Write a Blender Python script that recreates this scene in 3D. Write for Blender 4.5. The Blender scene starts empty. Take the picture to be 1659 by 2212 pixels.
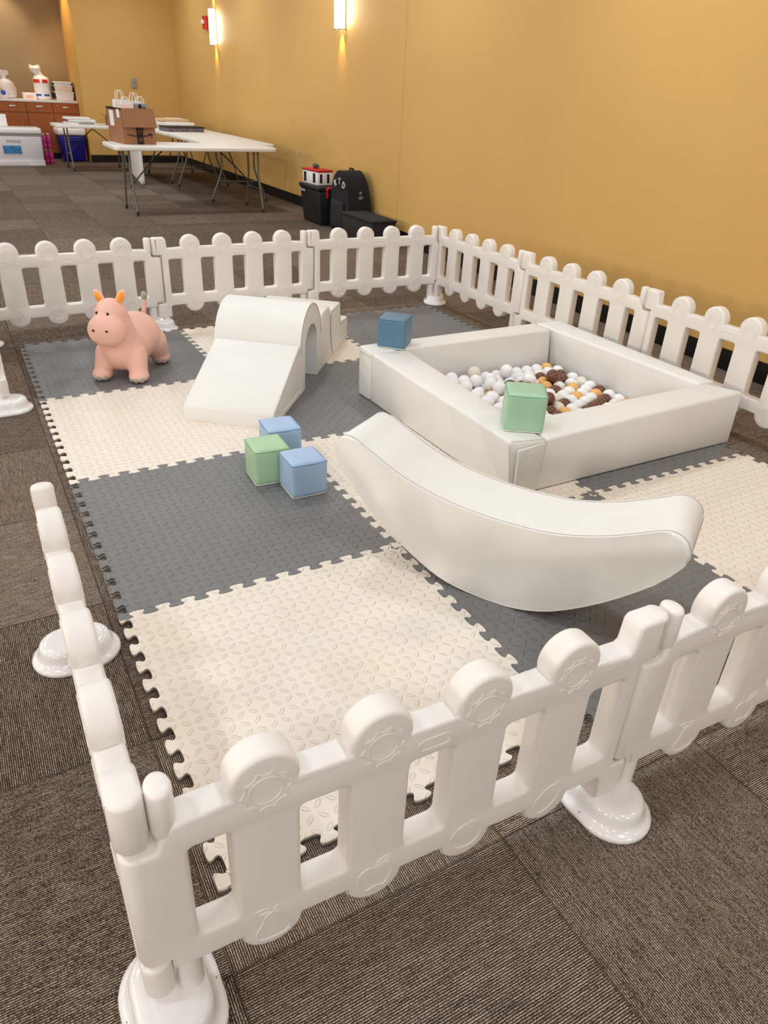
import bpy, bmesh, math, random
import numpy as np
from mathutils import Vector, Matrix, noise as mnoise
random.seed(7)
PI = math.pi
SC = bpy.context.scene
COL = SC.collection

# ------------------------------------------------------------------ materials
def lin(c):
    c = c.lstrip('#'); v = [int(c[i:i+2], 16)/255 for i in (0, 2, 4)]
    return tuple((x/12.92 if x <= .04045 else ((x+.055)/1.055)**2.4) for x in v) + (1,)
class NT:
    def __init__(s, m): s.t = m.node_tree; s.n = s.t.nodes; s.l = s.t.links
    def new(s, ty, **k):
        n = s.n.new(ty)
        for a, b in k.items(): setattr(n, a, b)
        return n
    def _in(s, sock, v):
        if v is None: return
        if hasattr(v, 'is_output'): s.l.new(v, sock)
        else: sock.default_value = v
    def math(s, op, a, b=None, c=None):
        n = s.new('ShaderNodeMath', operation=op)
        for i, v in enumerate((a, b, c)): s._in(n.inputs[i], v)
        return n.outputs[0]
    def mix(s, f, a, b):
        n = s.new('ShaderNodeMix', data_type='RGBA')
        s._in(n.inputs[0], f); s._in(n.inputs[6], a); s._in(n.inputs[7], b)
        return n.outputs[2]
    def maprange(s, v, a, b, c=0., d=1., smooth=False):
        n = s.new('ShaderNodeMapRange')
        if smooth: n.interpolation_type = 'SMOOTHSTEP'
        s._in(n.inputs[0], v)
        for i, x in enumerate((a, b, c, d)): n.inputs[i+1].default_value = x
        return n.outputs[0]
    def noise(s, vec, scale, detail=2., rough=.5):
        n = s.new('ShaderNodeTexNoise'); s._in(n.inputs['Vector'], vec)
        n.inputs['Scale'].default_value = scale; n.inputs['Detail'].default_value = detail; n.inputs['Roughness'].default_value = rough
        return n.outputs['Fac']
    def comb(s, x, y, z=0.):
        n = s.new('ShaderNodeCombineXYZ')
        for i, v in enumerate((x, y, z)): s._in(n.inputs[i], v)
        return n.outputs[0]
    def bump(s, h, strength, dist):
        n = s.new('ShaderNodeBump'); s._in(n.inputs['Height'], h)
        n.inputs['Strength'].default_value = strength; n.inputs['Distance'].default_value = dist
        return n.outputs[0]
def mat(name, col, rough=.5, metal=0., spec=.5, noise_bump=None, vary=None, coat=0., sub=0., trans=0., emit=None):
    m = bpy.data.materials.new(name); m.use_nodes = True
    T = NT(m); b = T.n['Principled BSDF']
    c = lin(col) if isinstance(col, str) else col
    b.inputs['Base Color'].default_value = c
    b.inputs['Roughness'].default_value = rough; b.inputs['Metallic'].default_value = metal
    b.inputs['Specular IOR Level'].default_value = spec
    if coat: b.inputs['Coat Weight'].default_value = coat; b.inputs['Coat Roughness'].default_value = .12
    if trans: b.inputs['Transmission Weight'].default_value = trans
    if sub:
        b.inputs['Subsurface Weight'].default_value = sub; b.inputs['Subsurface Radius'].default_value = (.02, .012, .008)
        b.inputs['Subsurface Scale'].default_value = .5
    co = T.new('ShaderNodeTexCoord').outputs['Object']
    if vary:
        sc, amt = vary
        f = T.noise(co, sc, 3.)
        f = T.maprange(f, .3, .7, 1-amt, 1+amt*.3)
        hsv = T.new('ShaderNodeHueSaturation'); hsv.inputs['Color'].default_value = c
        T.l.new(f, hsv.inputs['Value']); T.l.new(hsv.outputs[0], b.inputs['Base Color'])
    if noise_bump:
        sc, st, di = noise_bump
        T.l.new(T.bump(T.noise(co, sc, 3.), st, di), b.inputs['Normal'])
    if emit:
        b.inputs['Emission Color'].default_value = lin(emit[0]); b.inputs['Emission Strength'].default_value = emit[1]
    return m
M = {}
M['fence'] = mat('white_blow_moulded_plastic', '#e9e3de', .42, noise_bump=(260, .12, .002), vary=(6, .03))
M['foot'] = mat('glossy_white_plastic', '#eceaea', .16, coat=.4)
M['foam'] = mat('white_vinyl_foam', '#e6e4e0', .48, noise_bump=(500, .1, .001), vary=(5, .03))
M['foam_in'] = mat('inner_grey_vinyl', '#d8d6d0', .5, noise_bump=(14, .25, .02))
M['seam'] = mat('grey_stitched_seam', '#a7a29a', .7)
M['piping'] = mat('cream_piping', '#ddd6c8', .5)
M['velcro'] = mat('pale_velcro_flap', '#dfddd5', .55, noise_bump=(30, .15, .01))
M['cube_blue'] = mat('light_blue_vinyl', '#a3bee0', .42, noise_bump=(18, .18, .012), vary=(9, .05))
M['cube_green'] = mat('sage_green_vinyl', '#a9cba6', .42, noise_bump=(18, .18, .012), vary=(9, .05))
M['cube_mint'] = mat('mint_green_vinyl', '#a2c8ab', .38, noise_bump=(18, .2, .012), vary=(9, .05))
M['cube_teal'] = mat('slate_blue_vinyl', '#557d97', .42, noise_bump=(18, .18, .012), vary=(9, .05))
for k_, c_ in (('cube_blue', '#6f93bd'), ('cube_green', '#78a576'), ('cube_mint', '#74a888'), ('cube_teal', '#3a5b71')):
    M['seam_'+k_] = mat('shaded_stitched_seam_'+k_[5:], c_, .6)  # real stitching, its colour darkened to hold the shadow line of the groove
M['cubebase'] = mat('pale_zip_edge', '#cfd3c6', .5)
M['hippo'] = mat('matte_pink_rubber', '#ecb9a8', .5, sub=.12, noise_bump=(120, .05, .002))
M['hippo_grey'] = mat('grey_green_rubber', '#a2a292', .5)
M['hippo_orange'] = mat('orange_rubber', '#f59a10', .5)
M['black'] = mat('black_rubber', '#0c0b0b', .35)
M['ball_white'] = mat('white_plastic_ball', '#f3f1f2', .18, sub=.1)
M['ball_cream'] = mat('pearly_cream_ball', '#e8e0d0', .2, sub=.15)
M['ball_brown'] = mat('brown_plastic_ball', '#6a4130', .2)
M['ball_tan'] = mat('caramel_plastic_ball', '#e9b368', .2)
M['table'] = mat('off_white_table_plastic', '#e9e7e2', .45, noise_bump=(200, .1, .002))
M['legmetal'] = mat('grey_enamelled_steel', '#6b6a66', .4, metal=.3)
M['darkmetal'] = mat('dark_steel', '#3a3a38', .4, metal=.4)
M['capblack'] = mat('black_plastic_cap', '#151414', .5)
M['card'] = mat('brown_cardboard', '#9a6b4c', .85, noise_bump=(40, .1, .004), vary=(14, .08))
M['cardin'] = mat('inner_cardboard', '#7d5438', .9)
M['paper'] = mat('white_paper', '#ebe8e6', .8)
M['paperwarm'] = mat('kraft_paper', '#d9b991', .85)
M['paperpink'] = mat('pale_pink_paper', '#ecd5cd', .8)
M['greyprint'] = mat('grey_print', '#8f9296', .8)
M['blackmatte'] = mat('black_fabric', '#121115', .9, noise_bump=(300, .2, .002))
M['blackbox'] = mat('black_soft_box_fabric', '#1d1a1f', .85, noise_bump=(200, .2, .002))
M['blackplastic'] = mat('black_plastic', '#15151a', .45)
M['red'] = mat('red_plastic', '#c4141c', .4)
M['whiteplastic'] = mat('white_plastic', '#eeecea', .4)
M['navy'] = mat('navy_blue_plastic', '#16127c', .35)
M['pink'] = mat('magenta_drink_bottle', '#c03487', .3)
M['clear'] = mat('clear_wrap', '#e6dfe6', .25)
M['coolergrey'] = mat('cooler_white_plastic', '#d9d3d6', .4)
M['grey'] = mat('mid_grey_plastic', '#9a9895', .5)
M['bag'] = mat('translucent_white_bag', '#efe2de', .35, noise_bump=(30, .5, .02))
M['bluepr'] = mat('blue_print', '#1f4fb0', .5)
M['redpr'] = mat('red_print', '#e02a20', .5)
M['skyprint'] = mat('blue_photo_print', '#2f7db8', .5, vary=(22, .5))
M['chrome'] = mat('brushed_steel', '#d8d5d0', .3, metal=.7)
M['counter'] = mat('white_laminate_counter', '#e4dcd8', .4)
M['ceil'] = mat('white_ceiling_tile', '#e8e4de', .9, noise_bump=(60, .2, .004))
M['baseboard'] = mat('black_vinyl_baseboard', '#0f0e0f', .4)
M['sconce'] = mat('lit_frosted_glass', '#fff4dc', .4, emit=('#fff3dc', 3.2))
M['sconceband'] = mat('lit_frosted_glass_band', '#ecdccb', .5, emit=('#ffe3c0', 1.4))

def wall_mat(name, col, bump=.12):
    m = mat(name, col, .62, spec=.35); T = NT(m); b = T.n['Principled BSDF']
    co = T.new('ShaderNodeTexCoord').outputs['Object']
    f = T.noise(co, 1.1, 3.)
    T.l.new(T.mix(T.maprange(f, .3, .7), lin(col), tuple(x*.93 for x in lin(col)[:3])+(1,)), b.inputs['Base Color'])
    T.l.new(T.bump(T.noise(co, 240., 2.), bump, .003), b.inputs['Normal'])
    return m
M['wall'] = wall_mat('ochre_wall_covering', '#d9ad66')
M['wallbrown'] = wall_mat('taupe_wall_paint', '#a48a68')
M['walldark'] = wall_mat('far_wall_paint', '#cdc3b6')

def wood_mat():
    m = mat('cherry_wood_veneer', '#9a4f1f', .42); T = NT(m); b = T.n['Principled BSDF']
    co = T.new('ShaderNodeTexCoord').outputs['Object']
    mp = T.new('ShaderNodeMapping'); mp.inputs['Scale'].default_value = (6, 6, .8); T.l.new(co, mp.inputs[0])
    f = T.noise(mp.outputs[0], 5., 5., .6)
    T.l.new(T.mix(T.maprange(f, .3, .7), lin('#8e4518'), lin('#ab5f2a')), b.inputs['Base Color'])
    return m
M['wood'] = wood_mat()

def carpet_mat():
    m = mat('quarter_turn_carpet_tiles', '#443a35', .95, spec=.15); T = NT(m); b = T.n['Principled BSDF']
    co = T.new('ShaderNodeTexCoord').outputs['Object']
    s = T.new('ShaderNodeSeparateXYZ'); T.l.new(co, s.inputs[0]); x, y = s.outputs[0], s.outputs[1]
    P = .655
    cx = T.math('DIVIDE', T.math('ADD', x, .035), P); cy = T.math('DIVIDE', T.math('ADD', y, .183), P)
    ix = T.math('FLOOR', cx); iy = T.math('FLOOR', cy)
    par = T.math('MODULO', T.math('ABSOLUTE', T.math('ADD', ix, iy)), 2.)      # 1: stripes run along x
    par = T.math('GREATER_THAN', par, .5)
    inv = T.math('SUBTRACT', 1., par)
    u = T.math('ADD', T.math('MULTIPLY', x, par), T.math('MULTIPLY', y, inv))   # along the stripe
    v = T.math('ADD', T.math('MULTIPLY', y, par), T.math('MULTIPLY', x, inv))   # across
    cell = T.math('ADD', T.math('MULTIPLY', ix, 7.3), T.math('MULTIPLY', iy, 3.1))
    jit = T.noise(T.comb(T.math('DIVIDE', u, .012), T.math('DIVIDE', v, .02), cell), 1., 2.)
    row = T.math('ADD', T.math('DIVIDE', v, .0050), T.math('MULTIPLY', jit, .22))
    saw = T.math('SINE', T.math('MULTIPLY', row, 2*PI))
    stripe = T.maprange(saw, -.9, .25, 0, 1, True)
    rid = T.math('FLOOR', T.math('ADD', row, .25))
    # looped yarn: short dashes along the row
    vec = T.comb(T.math('DIVIDE', u, .0034), T.math('DIVIDE', v, .0026), cell)
    loop = T.noise(vec, 1., 3., .65)
    vec2 = T.comb(T.math('DIVIDE', u, .05), T.math('MULTIPLY', rid, 1.9), cell)
    run = T.noise(vec2, 1., 2.)
    big = T.noise(T.comb(x, y, cell), 2.2, 3.)
    rnd = T.new('ShaderNodeTexWhiteNoise', noise_dimensions='2D'); T.l.new(T.comb(ix, iy), rnd.inputs['Vector'])
    yarn = T.mix(T.maprange(T.math('ADD', T.math('MULTIPLY', loop, 1.0), T.math('ADD', T.math('MULTIPLY', run, .28), T.math('MULTIPLY', T.math('SUBTRACT', rnd.outputs['Value'], .5), .08))), 0.45, .92, 0, 1, True), lin('#40342e'), lin('#ead8c6'))
    hue = T.mix(T.maprange(big, .35, .65), lin('#ad9f9a'), lin('#c4a384'))
    mul = T.new('ShaderNodeMix', data_type='RGBA', blend_type='MULTIPLY'); mul.inputs[0].default_value = .45
    T.l.new(yarn, mul.inputs[6]); T.l.new(hue, mul.inputs[7])
    col = T.mix(stripe, lin('#1d1512'), mul.outputs[2])
    # a darker seam where two carpet tiles meet
    fx = T.math('ABSOLUTE', T.math('SUBTRACT', T.math('FRACT', cx), .5)); fy = T.math('ABSOLUTE', T.math('SUBTRACT', T.math('FRACT', cy), .5))
    e = T.maprange(T.math('MAXIMUM', fx, fy), .4935, .4975)
    col = T.mix(T.math('MULTIPLY', e, .55), col, lin('#1a1411'))
    T.l.new(col, b.inputs['Base Color'])
    h = T.math('ADD', T.math('MULTIPLY', stripe, .7), T.math('MULTIPLY', loop, .6))
    T.l.new(T.bump(h, .55, .003), b.inputs['Normal'])
    return m
M['carpet'] = carpet_mat()

def tread_mat(name, col, stain):
    m = mat(name, col, .46, spec=.45); T = NT(m); b = T.n['Principled BSDF']
    co = T.new('ShaderNodeTexCoord').outputs['Object']
    s = T.new('ShaderNodeSeparateXYZ'); T.l.new(co, s.inputs[0]); x, y = s.outputs[0], s.outputs[1]
    p = .035
    cx = T.math('DIVIDE', x, p); cy = T.math('DIVIDE', y, p)
    par = T.math('GREATER_THAN', T.math('MODULO', T.math('ABSOLUTE', T.math('ADD', T.math('FLOOR', cx), T.math('FLOOR', cy))), 2.), .5)
    sg = T.math('SUBTRACT', T.math('MULTIPLY', par, 2.), 1.)
    fx = T.math('SUBTRACT', T.math('FRACT', cx), .5); fy = T.math('SUBTRACT', T.math('FRACT', cy), .5)
    a = T.math('ADD', fx, T.math('MULTIPLY', fy, sg)); c = T.math('SUBTRACT', fx, T.math('MULTIPLY', fy, sg))
    d = T.math('ADD', T.math('POWER', T.math('DIVIDE', a, .68), 2.), T.math('POWER', T.math('DIVIDE', c, .25), 2.))
    h = T.maprange(d, .0, 1.1, 1., 0., True)
    T.l.new(T.bump(h, .9, .0035), b.inputs['Normal'])
    # worn, warmer patches on the foam
    f = T.noise(co, 1.7, 2.)
    base = T.mix(T.maprange(f, .5, .78, 0, .55, True), lin(col), lin(stain))
    T.l.new(base, b.inputs['Base Color'])
    return m
M['mat_cream'] = tread_mat('cream_tread_foam', '#eadfd2', '#ead5b8')
M['mat_grey'] = tread_mat('grey_tread_foam', '#747374', '#857f79')
M['mat_under'] = mat('grey_foam_underside', '#6f6e69', .7)
M['mat_under_dark'] = mat('pale_foam_underside', '#a9a49a', .7)

# ------------------------------------------------------------------ object helpers
def link(o, parent=None):
    COL.objects.link(o)
    if parent is not None: o.parent = parent
    return o
def finish(me, ms, smooth=True, ang=38):
    for m in (ms if isinstance(ms, (list, tuple)) else [ms]): me.materials.append(m)
    if smooth:
        me.shade_smooth(); me.set_sharp_from_angle(angle=math.radians(ang))
    return me
def obj(name, bm, m, parent=None, smooth=True, ang=38):
    bmesh.ops.recalc_face_normals(bm, faces=bm.faces)
    me = bpy.data.meshes.new(name); bm.to_mesh(me); bm.free()
    finish(me, m, smooth, ang)
    return link(bpy.data.objects.new(name, me), parent)
def inst(name, me, parent=None, mtx=None):
    o = bpy.data.objects.new(name, me)
    if mtx is not None: o.matrix_basis = mtx
    return link(o, parent)
def tag(o, label=None, cat=None, group=None, kind=None):
    if label: o['label'] = label
    if cat: o['category'] = cat
    if group: o['group'] = group
    if kind: o['kind'] = kind
    return o
def thing(name, label, cat, loc=(0, 0, 0), rz=0., group=None):
    o = bpy.data.objects.new(name, None); o.empty_display_size = .1
    o.location = loc; o.rotation_euler = (0, 0, rz); link(o)
    return tag(o, label, cat, group)
def copy_tree(o, parent=None):
    c = o.copy(); COL.objects.link(c)
    if parent is not None: c.parent = parent
    for ch in o.children: copy_tree(ch, c)
    return c
def BM(): return bmesh.new()
def add_box(bm, c, s, bev=0., seg=2, rot=None):
    r = bmesh.ops.create_cube(bm, size=1.)['verts']
    mt = Matrix.Translation(c) @ (rot.to_4x4() if rot is not None else Matrix()) @ Matrix.Diagonal((*s, 1))
    bmesh.ops.transform(bm, matrix=mt, verts=r)
    if bev:
        es = list({e for v in r for e in v.link_edges})
        bmesh.ops.bevel(bm, geom=es, offset=bev, segments=seg, affect='EDGES', profile=.5)
def add_hexa(bm, bot, top, bev=.0, seg=3, cuts=0):
    vs = [bm.verts.new(p) for p in list(bot)+list(top)]
    fs = [(3, 2, 1, 0), (4, 5, 6, 7), (0, 1, 5, 4), (1, 2, 6, 5), (2, 3, 7, 6), (3, 0, 4, 7)]
    fl = [bm.faces.new([vs[i] for i in f]) for f in fs]
    if bev:
        es = list({e for f in fl for e in f.edges})
        bmesh.ops.bevel(bm, geom=es, offset=bev, segments=seg, affect='EDGES', profile=.5)
def add_tube(bm, pts, r, n=8, caps=True, closed=False):
    pts = [Vector(p) for p in pts]; rs = r if isinstance(r, (list, tuple)) else [r]*len(pts)
    rings = []; up = None; N = len(pts)
    for i, p in enumerate(pts):
        if closed: t = pts[(i+1) % N]-pts[i-1]
        else: t = pts[min(i+1, N-1)]-pts[max(i-1, 0)]
        t = t.normalized() if t.length > 1e-9 else Vector((0, 0, 1))
        if up is None: up = t.orthogonal().normalized()
        up = (up-t*up.dot(t)); up = up.normalized() if up.length > 1e-6 else t.orthogonal().normalized()
        w = t.cross(up)
        rings.append([bm.verts.new(p+(up*math.cos(a)+w*math.sin(a))*rs[i]) for a in [2*PI*k/n for k in range(n)]])
    for i in range(N if closed else N-1):
        A, B = rings[i], rings[(i+1) % N]
        for k in range(n): bm.faces.new((A[k], A[(k+1) % n], B[(k+1) % n], B[k]))
    if caps and not closed:
        bm.faces.new(rings[0][::-1]); bm.faces.new(rings[-1])
def add_lathe(bm, prof, c=(0, 0, 0), n=24, axis=None):
    c = Vector(c); rings = []
    for r, z in prof: rings.append([bm.verts.new(c+Vector((r*math.cos(2*PI*k/n), r*math.sin(2*PI*k/n), z))) for k in range(n)])
    for A, B in zip(rings, rings[1:]):
        for k in range(n): bm.faces.new((A[k], A[(k+1) % n], B[(k+1) % n], B[k]))
    bm.faces.new(rings[0][::-1]); bm.faces.new(rings[-1])
def add_ell(bm, c, r, rot=None, u=20, v=12):
    vs = bmesh.ops.create_uvsphere(bm, u_segments=u, v_segments=v, radius=1.)['verts']
    bmesh.ops.transform(bm, matrix=Matrix.Translation(c) @ (rot.to_4x4() if rot is not None else Matrix()) @ Matrix.Diagonal((*r, 1)), verts=vs)
def add_prism(bm, poly, f, bev=0., seg=3):
    """poly: 2D outline; f(p, t) maps an outline point and t in {0,1} to 3D; bevels the two rims"""
    A = [bm.verts.new(f(p, 0)) for p in poly]; B = [bm.verts.new(f(p, 1)) for p in poly]; n = len(poly)
    fa = bm.faces.new(A[::-1]); fb = bm.faces.new(B)
    for i in range(n): bm.faces.new((A[i], A[(i+1) % n], B[(i+1) % n], B[i]))
    if bev:
        es = list(fa.edges)+list(fb.edges)
        bmesh.ops.bevel(bm, geom=es, offset=bev, segments=seg, affect='EDGES', profile=.5)
def catmull(pts, k=6, closed=True):
    out = []; n = len(pts); P = [Vector(p) for p in pts]
    rng = range(n) if closed else range(n-1)
    for i in rng:
        g = (lambda j: P[j % n]) if closed else (lambda j: P[max(0, min(n-1, j))])
        p0, p1, p2, p3 = g(i-1), g(i), g(i+1), g(i+2)
        for s in range(k):
            t = s/k
            out.append(.5*((2*p1)+(p2-p0)*t+(2*p0-5*p1+4*p2-p3)*t*t+(3*p1-p0-3*p2+p3)*t**3))
    if not closed: out.append(P[-1])
    return out
def curve_mesh(name, splines, extrude, bevel, offset=0., res=3):
    cu = bpy.data.curves.new(name, 'CURVE'); cu.dimensions = '2D'; cu.fill_mode = 'BOTH'
    cu.extrude = extrude; cu.bevel_depth = bevel; cu.bevel_resolution = res; cu.offset = offset
    for sp in splines:
        s = cu.splines.new('POLY'); s.points.add(len(sp)-1); s.use_cyclic_u = True
        for q, p in zip(s.points, sp): q.co = (p[0], p[1], 0, 1)
    o = bpy.data.objects.new(name, cu); COL.objects.link(o)
    dg = bpy.context.evaluated_depsgraph_get(); dg.update()
    me = bpy.data.meshes.new_from_object(o.evaluated_get(dg), depsgraph=dg)
    me.name = name; COL.objects.unlink(o); bpy.data.objects.remove(o); bpy.data.curves.remove(cu)
    me.materials.clear()
    bm = bmesh.new(); bm.from_mesh(me); bmesh.ops.remove_doubles(bm, verts=bm.verts, dist=1e-5)
    bmesh.ops.recalc_face_normals(bm, faces=bm.faces); bm.to_mesh(me); bm.free()
    return me
def text_mesh(name, s, size, ext=.0015):
    cu = bpy.data.curves.new(name, 'FONT'); cu.body = s; cu.size = size; cu.extrude = ext; cu.align_x = 'CENTER'; cu.align_y = 'CENTER'
    o = bpy.data.objects.new(name, cu); COL.objects.link(o)
    dg = bpy.context.evaluated_depsgraph_get(); dg.update()
    me = bpy.data.meshes.new_from_object(o.evaluated_get(dg), depsgraph=dg)
    COL.objects.unlink(o); bpy.data.objects.remove(o); bpy.data.curves.remove(cu); me.materials.clear()
    return me
def arc(cx, cy, r, a0, a1, n):
    return [(cx+r*math.cos(a0+(a1-a0)*i/n), cy+r*math.sin(a0+(a1-a0)*i/n)) for i in range(n+1)]
def rrect(x0, y0, x1, y1, r, n=5):
    return arc(x1-r, y1-r, r, 0, PI/2, n)+arc(x0+r, y1-r, r, PI/2, PI, n)+arc(x0+r, y0+r, r, PI, 1.5*PI, n)+arc(x1-r, y0+r, r, 1.5*PI, 2*PI, n)

# ------------------------------------------------------------------ camera
R = [[0.8745947988, -0.4826344614, 0.0463455992], [-0.2085404813, -0.4607423300, -0.8626861382], [0.4377154390, 0.7448358759, -0.5036116683]]
cam = bpy.data.cameras.new('camera'); co = bpy.data.objects.new('camera', cam); COL.objects.link(co)
mt = Matrix.Identity(4)
for i in range(3): mt[i][0] = R[0][i]; mt[i][1] = -R[1][i]; mt[i][2] = -R[2][i]
mt.translation = (-0.20479, -0.95737, 1.50172); co.matrix_world = mt
cam.sensor_fit = 'VERTICAL'; cam.sensor_height = 36; cam.lens = 1557.486*36/2212
cam.clip_start = .05; cam.clip_end = 100
cam.dof.use_dof = True; cam.dof.focus_distance = 2.3; cam.dof.aperture_fstop = cam.lens/2.8
SC.camera = co

# ------------------------------------------------------------------ room
Z0 = .018                                        # top of the foam mat
def wx(y): return 3.93+.033*(y+3) if y < 6.7 else 4.25+.0055*(y-6.7)
def struct(name, bm, m, **k): return tag(obj(name, bm, m, **k), kind='structure')
H = 3.35; YB = 15.85; XL = -6.5; YN = -4.5
bm = BM(); add_box(bm, ((XL+5)/2, 6.5, -.05), (11.9, 23, .1)); struct('floor', bm, M['carpet'], smooth=False)
bm = BM(); add_box(bm, ((XL+5)/2, 6.5, H+.05), (11.9, 23, .1)); struct('ceiling', bm, M['ceil'], smooth=False)
def wall_strip(bm, y0, y1, z0, z1, d, t):
    """strip against the right wall, d from the wall face to its front, t thick"""
    for a, b in ((y0, min(y1, 6.7)), (max(y0, 6.7), y1)):
        if b-a < .01: continue
        def q(y, o): return Vector((wx(y)-o, y, 0))
        b4 = [q(a, d), q(a, d-t), q(b, d-t), q(b, d)]
        add_hexa(bm, [p+Vector((0, 0, z0)) for p in b4], [p+Vector((0, 0, z1)) for p in b4])
bm = BM(); wall_strip(bm, YN, YB+.1, 0, H, 0, .1); struct('wall_right', bm, M['wall'], smooth=False)
bm = BM(); wall_strip(bm, YN, YB-.001, 0, .135, .012, .012); struct('baseboard_right', bm, M['baseboard'], smooth=False)
bm = BM(); wall_strip(bm, 6.688, 6.712, .135, H, .004, .004); struct('trim_1', bm, M['wall'], smooth=False)
XJ = 2.46; YR = 17.15
bm = BM(); add_box(bm, ((XJ+4.42)/2, (YB+YR+.1)/2, H/2), (4.42-XJ, YR+.1-YB, H)); struct('wall_back', bm, M['wall'], smooth=False)
bm = BM(); add_box(bm, ((XJ+4.27)/2, YB-.006, .0675), (4.27-XJ, .012, .135)); struct('baseboard_back', bm, M['baseboard'], smooth=False)
bm = BM(); add_box(bm, ((XL+XJ)/2, YR+.05, H/2), (XJ-XL, .1, H)); struct('wall_recess', bm, M['wallbrown'], smooth=False)
bm = BM(); add_box(bm, (XL-.05, 6.5, H/2), (.1, 23, H)); struct('wall_left', bm, M['walldark'], smooth=False)
bm = BM(); add_box(bm, (-1, YN-.05, H/2), (11, .1, H)); struct('wall_near', bm, M['walldark'], smooth=False)

# ------------------------------------------------------------------ foam floor mats
Pt = 1/12.; hh = .016; ov = .135*Pt
def boundary():
    pts = [(0, 0)]                               # (s, d) along one metre; d = 0 low, 2*hh high
    for k in range(12):
        a = k*Pt+.25*Pt; b = k*Pt+.75*Pt
        pts += [(a+ov, 0), (a-ov, 2*hh), (b+ov, 2*hh), (b-ov, 0)]
    pts.append((1, 0))
    for _ in range(2):                            # round the corners of the teeth
        q = [pts[0]]
        for i in range(len(pts)-1):
            (x0, y0), (x1, y1) = pts[i], pts[i+1]
            f = .23
            q += [(x0+(x1-x0)*f, y0+(y1-y0)*f), (x1-(x1-x0)*f, y1-(y1-y0)*f)]
        q.append(pts[-1]); pts = q
    return pts
BD = boundary()
def tile_outline():
    o = -hh
    b = [(s, d+o) for s, d in BD]; r = [(1+d+o, s) for s, d in BD]; t = [(s, 1+d+o) for s, d in BD][::-1]; l = [(d+o, s) for s, d in BD][::-1]
    # every corner sits at the low plateau of both boundaries
    def fix(path, a, z): path = [p for p in path]; path[0] = a; path[-1] = z; return path
    c00, c10, c11, c01 = (o, o), (1+o, o), (1+o, 1+o), (o, 1+o)
    out = []
    for p in (fix(b, c00, c10), fix(r, c10, c11), fix(t, c11, c01), fix(l, c01, c00)): out += p[:-1]
    return out
TO = tile_outline()
def tile_mesh(nm, top, under):
    up = curve_mesh(nm, [TO], .0045, .0, -.0007); lo = curve_mesh(nm+'u', [TO], .0045, 0, -.0012)
    bm = BM()
    for me, dz, mi in ((up, .0135, 0), (lo, .0045, 1)):
        k = len(bm.verts); kf = len(bm.faces); bm.from_mesh(me); bm.verts.ensure_lookup_table(); bm.faces.ensure_lookup_table()
        for v in bm.verts[k:]: v.co.z += dz
        for f in bm.faces[kf:]: f.material_index = mi
    me = bpy.data.meshes.new(nm); bm.to_mesh(me); bm.free()
    me.materials.append(top); me.materials.append(under); bpy.data.meshes.remove(up); bpy.data.meshes.remove(lo)
    return me
ME_G = tile_mesh('foam_mat_tile', M['mat_grey'], M['mat_under_dark']); ME_C = tile_mesh('foam_mat_tile', M['mat_cream'], M['mat_under'])
TL = {(0, 0): 'grey foam floor tile under the pink hippo, at the far left corner of the mat',
      (1, 0): 'cream foam floor tile behind the white foam arch, at the far edge of the mat',
      (2, 0): 'grey foam floor tile behind the ball pit, at the far right corner of the mat',
      (0, 1): 'cream foam floor tile in front of the hippo, under the foam ramp',
      (1, 1): 'grey foam floor tile between the foam ramp and the ball pit',
      (2, 1): 'cream foam floor tile mostly covered by the back of the ball pit',
      (0, 2): 'grey foam floor tile under the green block and the nearer light blue block',
      (1, 2): 'cream foam floor tile showing between the blue blocks and the rocker',
      (2, 2): 'grey foam floor tile along the front of the ball pit',
      (0, 3): 'cream foam floor tile at the near left corner of the mat',
      (1, 3): 'grey foam floor tile under the white rocker',
      (2, 3): 'cream foam floor tile at the right, beyond the end of the rocker'}
for (c, r), lab in TL.items():
    grey = (c+r) % 2 == 0
    o = bpy.data.objects.new('foam_mat_tile', ME_G if grey else ME_C); link(o)
    o.location = (c*1.0+.006, 3-r+.0, 0); tag(o, lab, 'floor mat', 'interlocking foam floor tiles')

# ------------------------------------------------------------------ picket fence
LP = 1.08; ZT = .605; TH = .056; BV = .010
def U(f): return f*LP-.025
def panel_outline():
    zt, zr, zb = .602, .531, .156
    cs = [.230, .430, .630, .828]; rb = .062
    o = [(U(0), .49), (U(0), zt), (U(.083), zt), (U(.083), zr)]
    o = [(-.010, .492), (-.010, zt-.001), (-.008, zt), (U(.083)-.01, zt), (U(.083), zt-.012), (U(.083)+.004, zr+.006), (U(.083)+.012, zr)]
    for c in cs:                                  # arched picket tops, filleted into the rail
        x = U(c); zc = .612-rb
        for a in np.linspace(PI-(-.25), 0-.25, 17): o.append((x+rb*math.cos(a), max(zr, zc+rb*math.sin(a)) if zc+rb*math.sin(a) > zr else zr))
    o += [(U(.953)-.004, zr), (U(.96)+.014, zr-.004), (U(1)-.016, zr-.02), (U(1)-.004, .478)]
    o += [(LP+.010, .478), (LP+.010, .186), (U(1)-.002, .186), (U(1)-.002, zb), (U(.95), zb)]
    for c in cs[::-1]:
        x = U(c); zc = .104+.06
        for a in np.linspace(0-.1, -PI+.1, 15): o.append((x+.062*math.cos(a), zc+.06*math.sin(a)))
    o += [(U(.09), zb), (U(.083), zb-.01), (U(.083), .082), (-.010, .082), (-.010, .174), (U(0)+.056, .174), (U(0)+.056, .492)]
    # drop duplicate neighbours
    q = []
    for p in o:
        if not q or math.hypot(p[0]-q[-1][0], p[1]-q[-1][1]) > .0015: q.append(p)
    return q[::-1]
holes = [rrect(U(a), .228, U(b), .462, .012, 4) for a, b in ((.090, .175), (.287, .373), (.487, .573), (.687, .773), (.885, .951))]
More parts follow.
